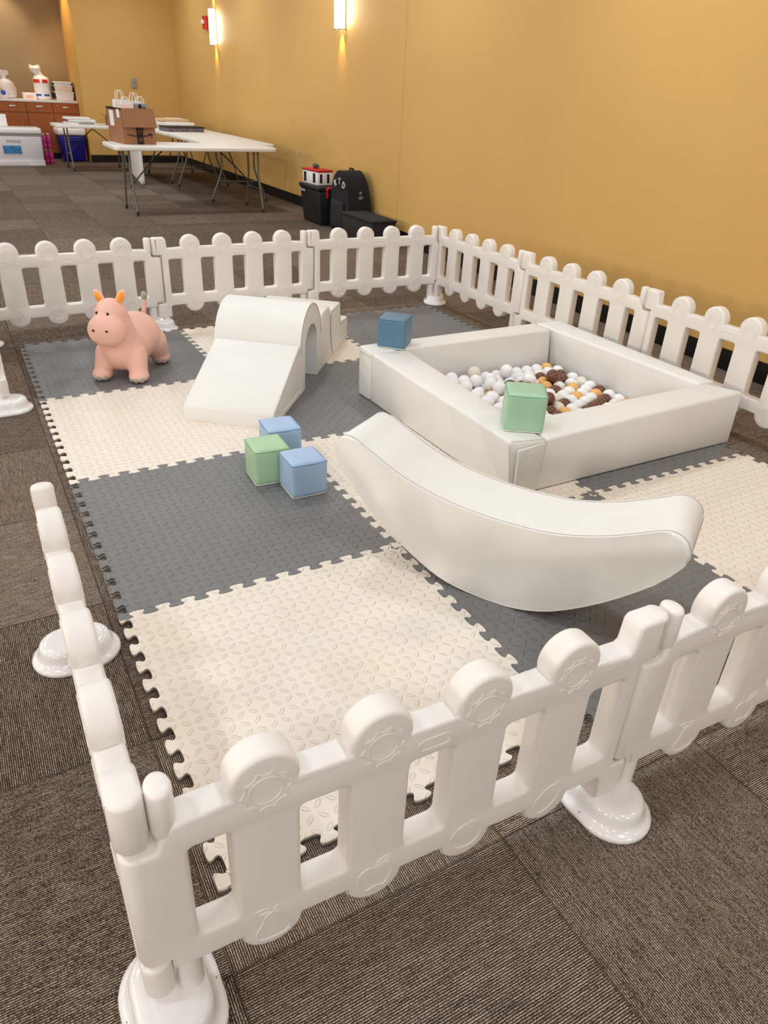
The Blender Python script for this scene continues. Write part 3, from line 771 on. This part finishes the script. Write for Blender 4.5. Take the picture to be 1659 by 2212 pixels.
# folded one standing on its long edge
t = thing('folded_table', 'folded white table standing on its edge under the nearest table', 'folding table', (2.72, 12.95, 0), math.radians(-7), None)
me = curve_mesh('tabletop', [rrect(-.9, 0, .9, .74, .09, 6)], .014, .01, -.01, 2)
for v in me.vertices: v.co = (v.co.z, v.co.x, v.co.y)
bmx = bmesh.new(); bmx.from_mesh(me); bmesh.ops.recalc_face_normals(bmx, faces=bmx.faces); bmx.to_mesh(me); bmx.free()
finish(me, M['table'], True, 50); inst('tabletop', me, t)
for s in (-1, 1):
    bm = BM(); add_tube(bm, [(.035, s*.15, .15), (.035, s*.75, .15), (.035, s*.75, .6), (.035, s*.15, .6)], .012, 8); obj('folded_leg', bm, M['darkmetal'], t)

# open cardboard box with paper bags
t = thing('cardboard_box', 'open brown cardboard box with black tape full of gift bags on nearest table', 'cardboard box', (1.99, 9.54, HT), math.radians(6))
W_, D_, Hb, th = .39, .58, .39, .006
bm = BM()
for c, s in (((0, -D_/2, Hb/2), (W_, th, Hb)), ((0, D_/2, Hb/2), (W_, th, Hb)), ((-W_/2, 0, Hb/2), (th, D_, Hb)), ((W_/2, 0, Hb/2), (th, D_, Hb)), ((0, 0, th/2), (W_, D_, th))): add_box(bm, c, s)
obj('carton', bm, M['card'], t, smooth=False)
for i, (pts) in enumerate([[(-W_/2, -D_/2-.004, Hb), (W_/2, -D_/2-.004, Hb), (W_/2+.01, -D_/2-.055, Hb-.20), (-W_/2-.01, -D_/2-.055, Hb-.20)],
                           [(W_/2, -D_/2, Hb), (W_/2, D_/2, Hb), (W_/2+.03, D_/2, Hb-.2), (W_/2+.03, -D_/2, Hb-.2)],
                           [(-W_/2, D_/2, Hb), (W_/2, D_/2, Hb), (W_/2, D_/2+.06, Hb-.15), (-W_/2, D_/2+.06, Hb-.15)]]):
    bm = BM(); q = [Vector(p) for p in pts]; n = (q[1]-q[0]).cross(q[2]-q[0]).normalized()*.003
    add_hexa(bm, [p-n for p in q], [p+n for p in q]); obj('flap', bm, M['card'], t, smooth=False)
bm = BM(); yf = -D_/2-.006
add_box(bm, (.0, yf-.004, .1), (.075, .004, .2)); add_box(bm, (0, -D_/2-.058, Hb-.215), (.075, .004, .03)); tp = obj('black_tape', bm, M['black'], t, smooth=False)
bm = BM()
for z in (.055, .15): add_tube(bm, [(.014*math.cos(a), yf-.008, z+.014*math.sin(a)) for a in np.linspace(0, 2*PI, 17)[:-1]], .004, 6, closed=True)
obj('tape_circle', bm, M['card'], tp)
bm = BM(); add_tube(bm, [(x, yf-.004, .09+.9*(x*x)) for x in np.linspace(-.15, .15, 15)], .005, 6); add_tube(bm, [(.105, yf-.004, .115), (.15, yf-.004, .118), (.145, yf-.004, .075)], .004, 6); obj('printed_curve_arrow', bm, M['black'], t)
for y_, z_, a_, b_ in ((.1, .27, .16, .17), (-.17, .33, .1, .09)):
    bm = BM(); add_box(bm, (-W_/2-.005, y_, z_), (.003, a_, b_)); obj('shipping_label', bm, M['paper'], t, smooth=False)
bm = BM(); add_box(bm, (-W_/2-.004, .0, Hb-.012), (.004, D_, .024)); obj('black_edge_tape', bm, M['black'], t, smooth=False)
rot6 = Matrix.Rotation(math.radians(6), 4, 'Z')
for k, (dx, dy, w, h, m, lab) in enumerate([(-.09, -.15, .18, .13, 'paperpink', 'pale pink paper gift bag at the front of the cardboard box'), (.09, -.16, .15, .14, 'greyprint', 'grey patterned paper gift bag at the front right of the cardboard box'),
                                           (-.09, .05, .17, .19, 'paper', 'white paper gift bag with tall handles at the left of the cardboard box'), (.09, .06, .17, .17, 'paper', 'white paper gift bag at the back right of the cardboard box')]):
    p = rot6 @ Vector((dx, dy, 0)); b = thing('gift_bag', lab, 'gift bag', (1.99+p.x, 9.54+p.y, HT+.0065), math.radians(6+8*(k-1)), 'paper gift bags in the box')
    hz = Hb-.04
    bm = BM(); add_hexa(bm, [(-w/2, -.045, 0), (w/2, -.045, 0), (w/2, .045, 0), (-w/2, .045, 0)], [(-w/2, -.03, hz+h*.6), (w/2, -.03, hz+h*.6), (w/2, .03, hz+h*.6), (-w/2, .03, hz+h*.6)], .004, 1); obj('bag_body', bm, M[m], b, smooth=False)
    if m == 'greyprint':
        bm = BM(); add_ell(bm, (-.02, -.04, hz+.05), (.02, .004, .03)); add_ell(bm, (.03, -.04, hz+.03), (.015, .004, .02)); obj('dark_motif', bm, M['blackmatte'], b)
    for y in (-.028, .028):
        bm = BM(); add_tube(bm, [(-w*.25, y, hz+h*.55), (-w*.24, y, hz+h*.9), (-w*.12, y, hz+h*1.12), (w*.12, y, hz+h*1.12), (w*.24, y, hz+h*.9), (w*.25, y, hz+h*.55)], .0045, 6); obj('handle', bm, M['paper'], b)

# papers, second box, tray, wrapped goods
t = thing('paper_stack', 'stack of printed papers and booklets on the far left folding table', 'papers', (2.14, 14.5, .735))
for k, (z, dx, r) in enumerate(((.0, 0, 4), (.042, .03, -6), (.08, -.05, 8))):
    bm = BM(); add_box(bm, (dx, 0, z+.0185), (.5-.05*k, .36-.04*k, .034), .003, 1, Matrix.Rotation(math.radians(r), 3, 'Z')); obj('booklet', bm, M['paper'], t, smooth=False)
bm = BM(); add_box(bm, (.08, -.185, .03), (.26, .004, .03), rot=Matrix.Rotation(math.radians(2), 3, 'Z')); obj('grey_print', bm, M['greyprint'], t, smooth=False)
t = thing('cardboard_box', 'small open cardboard box half hidden behind the large cardboard box', 'cardboard box', (2.78, 14.5, .735), math.radians(-4))
bm = BM()
for c, s in (((0, -.15, .07), (.36, .006, .14)), ((0, .15, .07), (.36, .006, .14)), ((-.18, 0, .07), (.006, .3, .14)), ((.18, 0, .07), (.006, .3, .14)), ((0, 0, .004), (.36, .3, .006))): add_box(bm, c, s)
obj('carton', bm, M['card'], t, smooth=False)
for s in (-1, 1):
    bm = BM(); q = [Vector((s*.18, -.15, .14)), Vector((s*.18, .15, .14)), Vector((s*.28, .15, .19)), Vector((s*.28, -.15, .19))]; add_hexa(bm, q, [p+Vector((0, 0, .005)) for p in q]); obj('flap', bm, M['cardin'], t, smooth=False)
t = thing('catering_tray', 'long shallow tray with black rim and patterned side on the wall table', 'tray', (3.42, 12.5, .77), math.radians(8))
bm = BM(); add_box(bm, (0, 0, .03), (.62, .4, .06), .004, 1); obj('tray_side', bm, mat('speckled_grey_pattern', '#7c7478', .6, vary=(26, .7)), t, smooth=False)
bm = BM(); add_box(bm, (0, 0, .068), (.64, .42, .016), .004, 1); obj('black_rim', bm, M['capblack'], t, smooth=False)
for k, (x, y, sx, sy, sz, m, lab) in enumerate([(3.5, 13.55, .75, .5, .09, 'whiteplastic', 'white wrapped bundle on the far end of the wall table'), (3.55, 13.6, .5, .36, .04, 'paperwarm', 'tan paper stack lying on the white wrapped bundle'), (3.1, 13.2, .1, .2, .15, 'clear', 'upright white package beside the large cardboard box')]):
    t = thing('wrapped_package', lab, 'package', (x, y, .771+(.098 if k == 1 else 0)), math.radians(5*k))
    bm = BM(); add_box(bm, (0, 0, sz/2), (sx, sy, sz), min(.012, sz/4), 2); obj('wrapping', bm, M[m], t)
    bm = BM(); add_box(bm, (sx*.1, 0, sz+.003), (sx*.5, sy*.7, .006), .001, 1); obj('folded_sheet', bm, M['paper' if m != 'paper' else 'paperpink'], t, smooth=False)

# ------------------------------------------------------------------ cabinets in the recess
YC = 16.5; HC = 1.0
wU = .482; edges = [2.455-wU*k for k in range(8)]
CL = ['cherry wood base cabinet at the right end, behind the blue cooler', 'cherry wood base cabinet behind the pink bottles', 'cherry wood base cabinet behind the white cooler, at the left edge of the picture']
for k in range(3):
    xb, xa = edges[k], edges[k+1]; xm = (xa+xb)/2
    t = thing('base_cabinet', CL[k], 'cabinet', (xm, YC+.3, 0), 0, 'cherry wood base cabinets')
    bm = BM(); add_box(bm, (0, .01, .5*(HC-.1)+.1), (wU-.004, .58, HC-.1)); obj('carcass', bm, M['wood'], t, smooth=False)
    bm = BM(); add_box(bm, (0, .03, .05), (wU-.004, .5, .1)); obj('toe_kick', bm, M['baseboard'], t, smooth=False)
    bm = BM(); add_box(bm, (0, -.29, HC-.09), (wU-.008, .02, .165), .002, 1); d = obj('drawer', bm, M['wood'], t, smooth=False)
    bm = BM(); add_box(bm, (.0, -.312, HC-.075), (.115, .018, .026), .006, 2); obj('handle', bm, M['chrome'], d)
    bm = BM(); add_box(bm, (0, -.29, .46), (wU-.008, .02, .69), .002, 1); obj('door', bm, M['wood'], t, smooth=False)
t = thing('worktop', 'pale laminate worktop running along the wooden cabinets', 'worktop', ((2.455+edges[3])/2, YC+.31, HC))
bm = BM(); add_box(bm, (0, -.0, .022), (2.455-edges[3], .64, .042), .005, 2); obj('slab', bm, M['counter'], t)
ZC = HC+.0435
# goods on the counter
t = thing('paper_towel_pack', 'tall plastic pack of paper rolls with red and blue bands on the worktop', 'paper towel pack', (1.875, YC+.3, ZC), math.radians(-8))
prof = [(.13, 0), (.15, .015), (.152, .06), (.148, .3), (.142, .36), (.12, .39), (.085, .42), (.06, .445), (.075, .48), (.1, .52), (.085, .55)]
bm = BM(); add_lathe(bm, prof, n=28)
for v in bm.verts:
    if v.co.z > .4: v.co += Vector((mnoise.noise(v.co*14)*.05, mnoise.noise(v.co*14+Vector((3, 0, 0)))*.05, mnoise.noise(v.co*16)*.04))
    if v.co.z > .38: f = (v.co.z-.38)/.2; v.co.x -= .12*f+.03*math.sin(v.co.y*70)*f; v.co.z += .02*math.sin(math.atan2(v.co.y, v.co.x)*3)*f
obj('wrap', bm, M['whiteplastic'], t)
for nm, z0, z1, m in (('red_band', .285, .345, 'redpr'), ('blue_band', .06, .095, 'bluepr')):
    bm = BM()
    for a0, a1 in ((-2.75, -1.75), (-1.45, -.7)):
        n = 10; r = .1535
        A = [bm.verts.new((r*math.cos(a), r*math.sin(a), z0)) for a in np.linspace(a0, a1, n)]; B = [bm.verts.new((r*math.cos(a), r*math.sin(a), z1)) for a in np.linspace(a0, a1, n)]
        C_ = [bm.verts.new(((r-.006)*math.cos(a), (r-.006)*math.sin(a), z0)) for a in np.linspace(a0, a1, n)]; D2 = [bm.verts.new(((r-.006)*math.cos(a), (r-.006)*math.sin(a), z1)) for a in np.linspace(a0, a1, n)]
        for i in range(n-1):
            for q in ((A[i], A[i+1], B[i+1], B[i]), (C_[i], D2[i], D2[i+1], C_[i+1]), (B[i], B[i+1], D2[i+1], D2[i]), (A[i], C_[i], C_[i+1], A[i+1])): bm.faces.new(q)
        bm.faces.new((A[0], B[0], D2[0], C_[0])); bm.faces.new((A[-1], C_[-1], D2[-1], B[-1]))
    obj(nm, bm, M[m], t)
t = thing('goods_bag', 'knotted white plastic bag of goods at the left end of the worktop', 'plastic bag', (1.21, YC+.28, ZC))
bm = BM(); add_lathe(bm, [(.14, 0), (.17, .03), (.172, .18), (.15, .27), (.1, .31), (.055, .335), (.05, .36), (.09, .42), (.07, .46)], n=26)
for v in bm.verts: v.co += Vector((mnoise.noise(v.co*11)*.045, mnoise.noise(v.co*11+Vector((5, 0, 0)))*.04, mnoise.noise(v.co*13)*.03*(v.co.z > .3)))
for v in bm.verts: v.co.z = max(0, v.co.z)
obj('bag_skin', bm, M['bag'], t)
bm = BM(); add_ell(bm, (-.06, -.15, .1), (.05, .03, .045)); add_ell(bm, (.02, -.155, .07), (.03, .02, .04)); obj('blue_print', bm, M['bluepr'], t)
bm = BM(); add_ell(bm, (-.1, -.13, .16), (.03, .02, .05)); obj('tan_print', bm, M['paperwarm'], t)
t = thing('tissue_box', 'low white and pink box on the worktop left of the paper rolls', 'box', (1.61, YC+.26, ZC), math.radians(5))
bm = BM(); add_box(bm, (0, 0, .055), (.23, .2, .11), .006, 2); obj('carton', bm, M['whiteplastic'], t)
bm = BM(); add_box(bm, (-.02, -.1, .04), (.13, .004, .05)); add_box(bm, (0, 0, .1115), (.2, .17, .003)); obj('pink_print', bm, mat('peach_print', '#f0b79c', .6), t, smooth=False)
for k in range(3):
    lab = ['clear lidded plastic tub at the bottom of the stack on the worktop', 'clear lidded plastic tub in the middle of the stack on the worktop', 'flat clear plastic tub on top of the stack on the worktop'][k]
    hs = [.15, .11, .06]; zb = ZC+sum(hs[:k])+.001*k
    t = thing('storage_tub', lab, 'storage tub', (2.25, YC+.28, zb), math.radians(2-3*k), 'stacked storage tubs')
    w = .36-.01*k; h = hs[k]
    bm = BM(); add_hexa(bm, [(-w*.44, -.13, 0), (w*.44, -.13, 0), (w*.44, .13, 0), (-w*.44, .13, 0)], [(-w*.48, -.145, h-.02), (w*.48, -.145, h-.02), (w*.48, .145, h-.02), (-w*.48, .145, h-.02)], .008, 2); obj('tub', bm, M['clear'] if k != 1 else M['paperpink'], t)
    bm = BM(); add_box(bm, (0, 0, h-.01), (w, .31, .02), .005, 2); obj('lid', bm, M['whiteplastic'], t)
    for s in (-1, 1): bm = BM(); add_box(bm, (s*w*.5, 0, h-.022-.33*h), (.04, .26, .62*h), .004, 1); obj('clip', bm, M['capblack'], t)
# cooler, picture, bottles, blue cooler
t = thing('ice_chest', 'large white ice chest with a photo sticker at the left edge', 'ice chest', (1.08, 15.36, 0))
bm = BM(); add_hexa(bm, [(-.43, -.24, .03), (.43, -.24, .03), (.43, .24, .03), (-.43, .24, .03)], [(-.45, -.26, .5), (.45, -.26, .5), (.45, .26, .5), (-.45, .26, .5)], .03, 3); obj('tub', bm, M['coolergrey'], t)
bm = BM(); add_box(bm, (0, 0, .575), (.92, .54, .1), .03, 3); obj('lid', bm, M['whiteplastic'], t)
bm = BM(); add_box(bm, (0, 0, .512), (.9, .525, .02)); obj('gasket', bm, M['grey'], t, smooth=False)
bm = BM(); add_box(bm, (.0, -.25, .05), (.88, .04, .1), .012, 2); add_box(bm, (.3, -.26, .025), (.28, .04, .05), .01, 2); obj('skirt', bm, M['coolergrey'], t)
bm = BM(); add_box(bm, (-.08, -.2545, .27), (.3, .006, .13), rot=Matrix.Rotation(-.05, 3, 'X')); obj('photo_sticker', bm, M['skyprint'], t, smooth=False)
bm = BM()
for k in range(7): add_box(bm, (-.14+.034*k, -.259, .41), (.022, .006, .034 if k % 2 == 0 else .026))
obj('brand_mark', bm, M['grey'], t, smooth=False)
t = thing('picture_card', 'white card with a pink picture propped on the white ice chest', 'picture card', (.92, 15.4, .626), 0)
bm = BM(); add_box(bm, (0, .05, .1), (.2, .012, .2), .004, 1, Matrix.Rotation(-.2, 3, 'X')); obj('card', bm, M['paper'], t, smooth=False)
bm = BM(); add_ell(bm, (-.01, .052, .07), (.06, .008, .045), Matrix.Rotation(-.2, 3, 'X')); obj('pink_picture', bm, mat('pink_print', '#d98a86', .6), t)
rr = 0
for lv in range(2):
    for i in range(2):
        for j in range(2):
            lab = 'pink drink bottle in the shrink-wrapped pack beside the white ice chest'
            b = thing('drink_bottle', lab, 'bottle', (1.605+.085*i, 15.52+.085*j, .262*lv), 0, 'pink drink bottles packed beside the ice chest')
            bm = BM(); add_lathe(bm, [(.036, 0), (.04, .008), (.04, .07), (.036, .08), (.04, .09), (.04, .17), (.03, .2), (.014, .225), (.014, .235)], n=16); obj('bottle_body', bm, M['pink'], b)
            bm = BM(); add_lathe(bm, [(.017, .234), (.017, .258)], n=12); obj('cap', bm, M['clear'], b)
t = thing('ice_chest', 'navy blue ice chest with white lid under the far left table', 'ice chest', (2.165, 16.12, 0), math.radians(2))
bm = BM(); add_hexa(bm, [(-.2, -.18, .0), (.2, -.18, .0), (.2, .18, .0), (-.2, .18, .0)], [(-.25, -.22, .46), (.25, -.22, .46), (.25, .22, .46), (-.25, .22, .46)], .035, 3); obj('tub', bm, M['navy'], t)
bm = BM(); add_box(bm, (0, 0, .53), (.53, .47, .13), .04, 3); obj('lid', bm, M['whiteplastic'], t)
bm = BM(); add_box(bm, (.03, -.215, .38), (.22, .03, .05), .01, 2); obj('front_grip', bm, M['navy'], t)

# ------------------------------------------------------------------ things by the right wall
t = thing('rolling_cooler_box', 'tall black box with a red handle by the ochre wall', 'tool box', (3.95, 8.13, 0), math.radians(0))
bm = BM(); add_hexa(bm, [(-.13, -.28, 0), (.2, -.28, 0), (.2, .25, 0), (-.13, .25, 0)], [(-.17, -.3, .4), (.2, -.3, .4), (.2, .27, .4), (-.17, .27, .4)], .02, 3); obj('tub', bm, M['blackplastic'], t)
bm = BM(); add_box(bm, (.015, -.015, .425), (.39, .59, .05), .012, 2); obj('lid', bm, M['capblack'], t)
bm = BM(); add_tube(bm, [(-.05, -.31, .33), (-.06, -.325, .425), (-.05, -.325, .435), (.15, -.325, .435), (.16, -.325, .425), (.15, -.31, .33)], .016, 8); obj('handle', bm, M['red'], t)
bm = BM(); add_box(bm, (-.178, .16, .37), (.01, .16, .025), .003, 1); obj('side_grip', bm, M['grey'], t, smooth=False)
t = thing('first_aid_case', 'small white case with red lid on the tall black box', 'case', (3.92, 8.16, .4505), math.radians(4))
bm = BM(); add_box(bm, (0, 0, .075), (.22, .4, .15), .015, 2); obj('case_body', bm, M['whiteplastic'], t)
bm = BM(); add_box(bm, (0, 0, .163), (.225, .41, .025), .008, 2); obj('red_lid', bm, M['red'], t)
for y in (-.12, .12): bm = BM(); add_box(bm, (-.112, y, .08), (.008, .06, .11), .002, 1); obj('dark_strap', bm, M['capblack'], t, smooth=False)
bm = BM()
for x in (-.06, .04): add_box(bm, (x, -.203, .08), (.03, .008, .1))
obj('dark_strap', bm, M['capblack'], t, smooth=False)
t = thing('hand_tool', 'dark grey tool lying on the small white case', 'tool', (3.92, 8.2, .627), math.radians(75))
bm = BM(); add_tube(bm, [(-.12, 0, .03), (.0, .01, .032), (.1, .0, .025)], [.02, .028, .022], 10); obj('tool_grip', bm, mat('dark_grey_green', '#3d423e', .5), t)
bm = BM(); add_tube(bm, [(.09, 0, .024), (.16, .0, .024)], .022, 10); obj('orange_tip', bm, mat('rust_orange', '#b5541c', .5), t)
t = thing('backpack', 'black domed backpack with white lettering leaning on the ochre wall', 'backpack', (4.07, 7.47, 0), math.radians(0))
bp = [(-.25, 0), (-.262, .1), (-.26, .3), (-.23, .47), (-.16, .6), (-.06, .665), (.05, .665), (.14, .6), (.2, .48), (.225, .3), (.23, .1), (.22, 0)]
bpp = [(v.x, v.y) for v in catmull([Vector((a, b, 0)) for a, b in bp], 4, False)]
bm = BM(); add_prism(bm, bpp, lambda p, k: Vector((-.19+.02*p[1]+.34*k*(1-.35*p[1]) , p[0], max(0, p[1]))), .03, 3); obj('bag_body', bm, M['blackmatte'], t, ang=60)
bm = BM(); add_box(bm, (-.205, 0, .2), (.03, .34, .3), .02, 3, Matrix.Rotation(.02, 3, 'Y')); obj('front_pocket', bm, M['blackbox'], t)
bm = BM(); add_tube(bm, [(-.02, -.05, .65), (-.02, -.04, .69), (-.02, .04, .69), (-.02, .05, .65)], .012, 8); obj('grab_handle', bm, M['blackmatte'], t)
for k, ch in enumerate('KTD'):
    a = .40-.42*k
    me = text_mesh('letter', ch, .095, .003); finish(me, M['whiteplastic'], False)
    B = Matrix(((0, 0, -1), (-1, 0, 0), (0, 1, 0))).to_4x4()
    inst('letter', me, t, Matrix.Translation((-.19, -.02+.27*math.sin(a), .18+.36*math.cos(a)+.015)) @ B @ Matrix.Rotation(a*.9, 4, 'Z'))
bm = BM(); add_box(bm, (-.02, -.256, .4), (.05, .006, .035), rot=Matrix.Rotation(.45, 3, 'X')); add_box(bm, (-.02, -.247, .45), (.03, .006, .03), rot=Matrix.Rotation(.45, 3, 'X')); obj('side_logo', bm, M['grey'], t, smooth=False)
t = thing('bench_box', 'low black fabric box on the carpet against the ochre wall', 'box', (3.96, 6.8, 0), math.radians(0))
bm = BM(); add_box(bm, (-.02, 0, .122), (.3, .76, .244), .014, 2); obj('box_body', bm, M['blackbox'], t)
bm = BM(); add_box(bm, (-.02, 0, .256), (.315, .775, .028), .01, 2); obj('padded_lid', bm, M['blackbox'], t)
seam_line('edge_welt', [(-.171, -.2, .24), (-.172, -.205, .02)], t, .003, 'blackmatte')

# ------------------------------------------------------------------ wall fittings
def sconce(y, zc, label):
    x = wx(y); t = thing('wall_sconce', label, 'wall light', (x, y, zc), 0, 'wall sconces')
    hh_, ry, rx = .255, .108, .1
    half = [(-rx*math.sin(a), -ry*math.cos(a)) for a in np.linspace(0, PI, 17)]
    bm = BM(); add_prism(bm, half, lambda p, k: Vector((p[0]*.92-.004, p[1]*.92, hh_*(2*k-1)*.97)), .0); obj('glass_shade', bm, M['sconce'], t, ang=60)
    for s in (-1, 1):
        bm = BM(); add_tube(bm, [(p[0]*.97-.004, p[1]*.97, s*hh_) for p in half], .007, 6); obj('end_rim', bm, M['chrome'], t)
        bm = BM(); add_tube(bm, [(-.012, s*ry*.98, -hh_), (-.012, s*ry*.98, hh_)], .006, 6); obj('side_rail', bm, M['darkmetal'], t)
    for k in range(5):
        bm = BM(); z = -.02+.024*(k-2)+.03; add_tube(bm, [(p[0]*.95-.004, p[1]*.95, z) for p in half], .0035, 6); obj('ridge', bm, M['sconceband'], t)
    for s in (-1, 1):
        sp = bpy.data.lights.new('sconce_spot', 'SPOT'); sp.energy = 9; sp.color = (1, .62, .12); sp.spot_size = math.radians(62); sp.spot_blend = .9; sp.shadow_soft_size = .02
        so = bpy.data.objects.new('sconce_spot', sp); link(so, t); so.location = (-.045, 0, s*(hh_+.02)); so.rotation_euler = (0 if s < 0 else PI, 0, 0)
        so.rotation_euler = Vector((.35, 0, s)).to_track_quat('-Z', 'Y').to_euler()
    pl = bpy.data.lights.new('sconce_glow', 'AREA'); pl.shape = 'RECTANGLE'; pl.size = .04; pl.size_y = .4; pl.energy = 2.2; pl.color = (1, .86, .68)
    for s in (-1,):
        po = bpy.data.objects.new('sconce_glow', pl); link(po, t); po.location = (-.05, s*(ry+.012), 0)
        po.rotation_euler = Vector((.5, s, 0)).to_track_quat('-Z', 'Y').to_euler()
sconce(8.2, 2.355, 'lit half-round wall sconce cut by the top edge, nearer of the two')
sconce(13.1, 2.29, 'lit half-round wall sconce beside the red alarm, farther of the two')
t = thing('fire_alarm', 'red fire alarm strobe on the wall behind the farther sconce', 'fire alarm', (wx(13.55), 13.55, 2.37))
bm = BM(); add_box(bm, (-.03, 0, 0), (.06, .13, .19), .01, 2); obj('housing', bm, M['red'], t)
bm = BM(); add_box(bm, (-.075, 0, .01), (.04, .07, .06), .01, 2); obj('strobe_lens', bm, M['whiteplastic'], t)
t = thing('thermostat', 'small grey wall control on the ochre back wall', 'wall control', (3.45, YB, 1.41))
bm = BM(); add_box(bm, (0, -.012, 0), (.1, .024, .17), .006, 2); obj('plate', bm, M['grey'], t)
bm = BM(); add_box(bm, (0, -.026, .02), (.06, .006, .05), .002, 1); obj('display', bm, M['greyprint'], t, smooth=False)

# ------------------------------------------------------------------ light
def area(name, loc, size, e, col=(.835, .93, 1), shape='DISK', tgt=None):
    l = bpy.data.lights.new(name, 'AREA'); l.shape = shape; l.size = size; l.energy = e; l.color = col
    o = bpy.data.objects.new(name, l); link(o); o.location = loc
    if tgt is not None: o.rotation_euler = (Vector(tgt)-Vector(loc)).to_track_quat('-Z', 'Y').to_euler()
    return o
for ix, x in enumerate((-4.2, -1.6, 1.0, 3.2)):
    for iy, y in enumerate((-2.6, .2, 3.0, 5.8, 8.6, 11.4, 14.2)):
        area('ceiling_lamp', (x, y, H-.02), .38, 16.2)
for y in (-3., 0., 3., 6., 9., 12.):
    area('wall_fill', (XL+.15, y, 2.2), .5, 46, (1, .87, .72), 'DISK', (0, y, 1.4))  # unseen lamps added on the left wall as warm fill from that side
for x in (-4.5, -1.5, 1.5):
    area('wall_fill', (x, YN+.15, 2.1), .5, 13, (.92, .96, 1), 'DISK', (x, 0, 1.0))  # cool fill added behind the camera, no known fixtures on this wall
sp = bpy.data.lights.new('recess_lamp', 'SPOT'); sp.energy = 60; sp.color = (1, .85, .62); sp.spot_size = math.radians(75); sp.spot_blend = .7; sp.shadow_soft_size = .05
so = bpy.data.objects.new('recess_lamp', sp); link(so); so.location = (1.2, 16.6, H-.05); so.rotation_euler = (Vector((1.3, 17.15, 1.6))-Vector(so.location)).to_track_quat('-Z', 'Y').to_euler()
sp = bpy.data.lights.new('recess_lamp', 'SPOT'); sp.energy = 60; sp.color = (1, .7, .32); sp.spot_size = math.radians(80); sp.spot_blend = .6; sp.shadow_soft_size = .05
so = bpy.data.objects.new('recess_lamp', sp); link(so); so.location = (1.9, 16.45, H-.05); so.rotation_euler = (Vector((2.46, 16.4, 1.7))-Vector(so.location)).to_track_quat('-Z', 'Y').to_euler()
w = bpy.data.worlds.new('room_ambient'); SC.world = w; w.use_nodes = True
w.node_tree.nodes['Background'].inputs[0].default_value = (1, .96, .92, 1); w.node_tree.nodes['Background'].inputs[1].default_value = .15
SC.view_settings.view_transform = 'Standard'; SC.view_settings.look = 'None'; SC.view_settings.gamma = 1; SC.view_settings.use_curve_mapping = False
SC.view_settings.exposure = 0.38
SC.cycles.use_denoising = True; SC.cycles.max_bounces = 8; SC.cycles.diffuse_bounces = 4; SC.cycles.caustics_reflective = False; SC.cycles.caustics_refractive = False
SC.cycles.sample_clamp_indirect = 6.
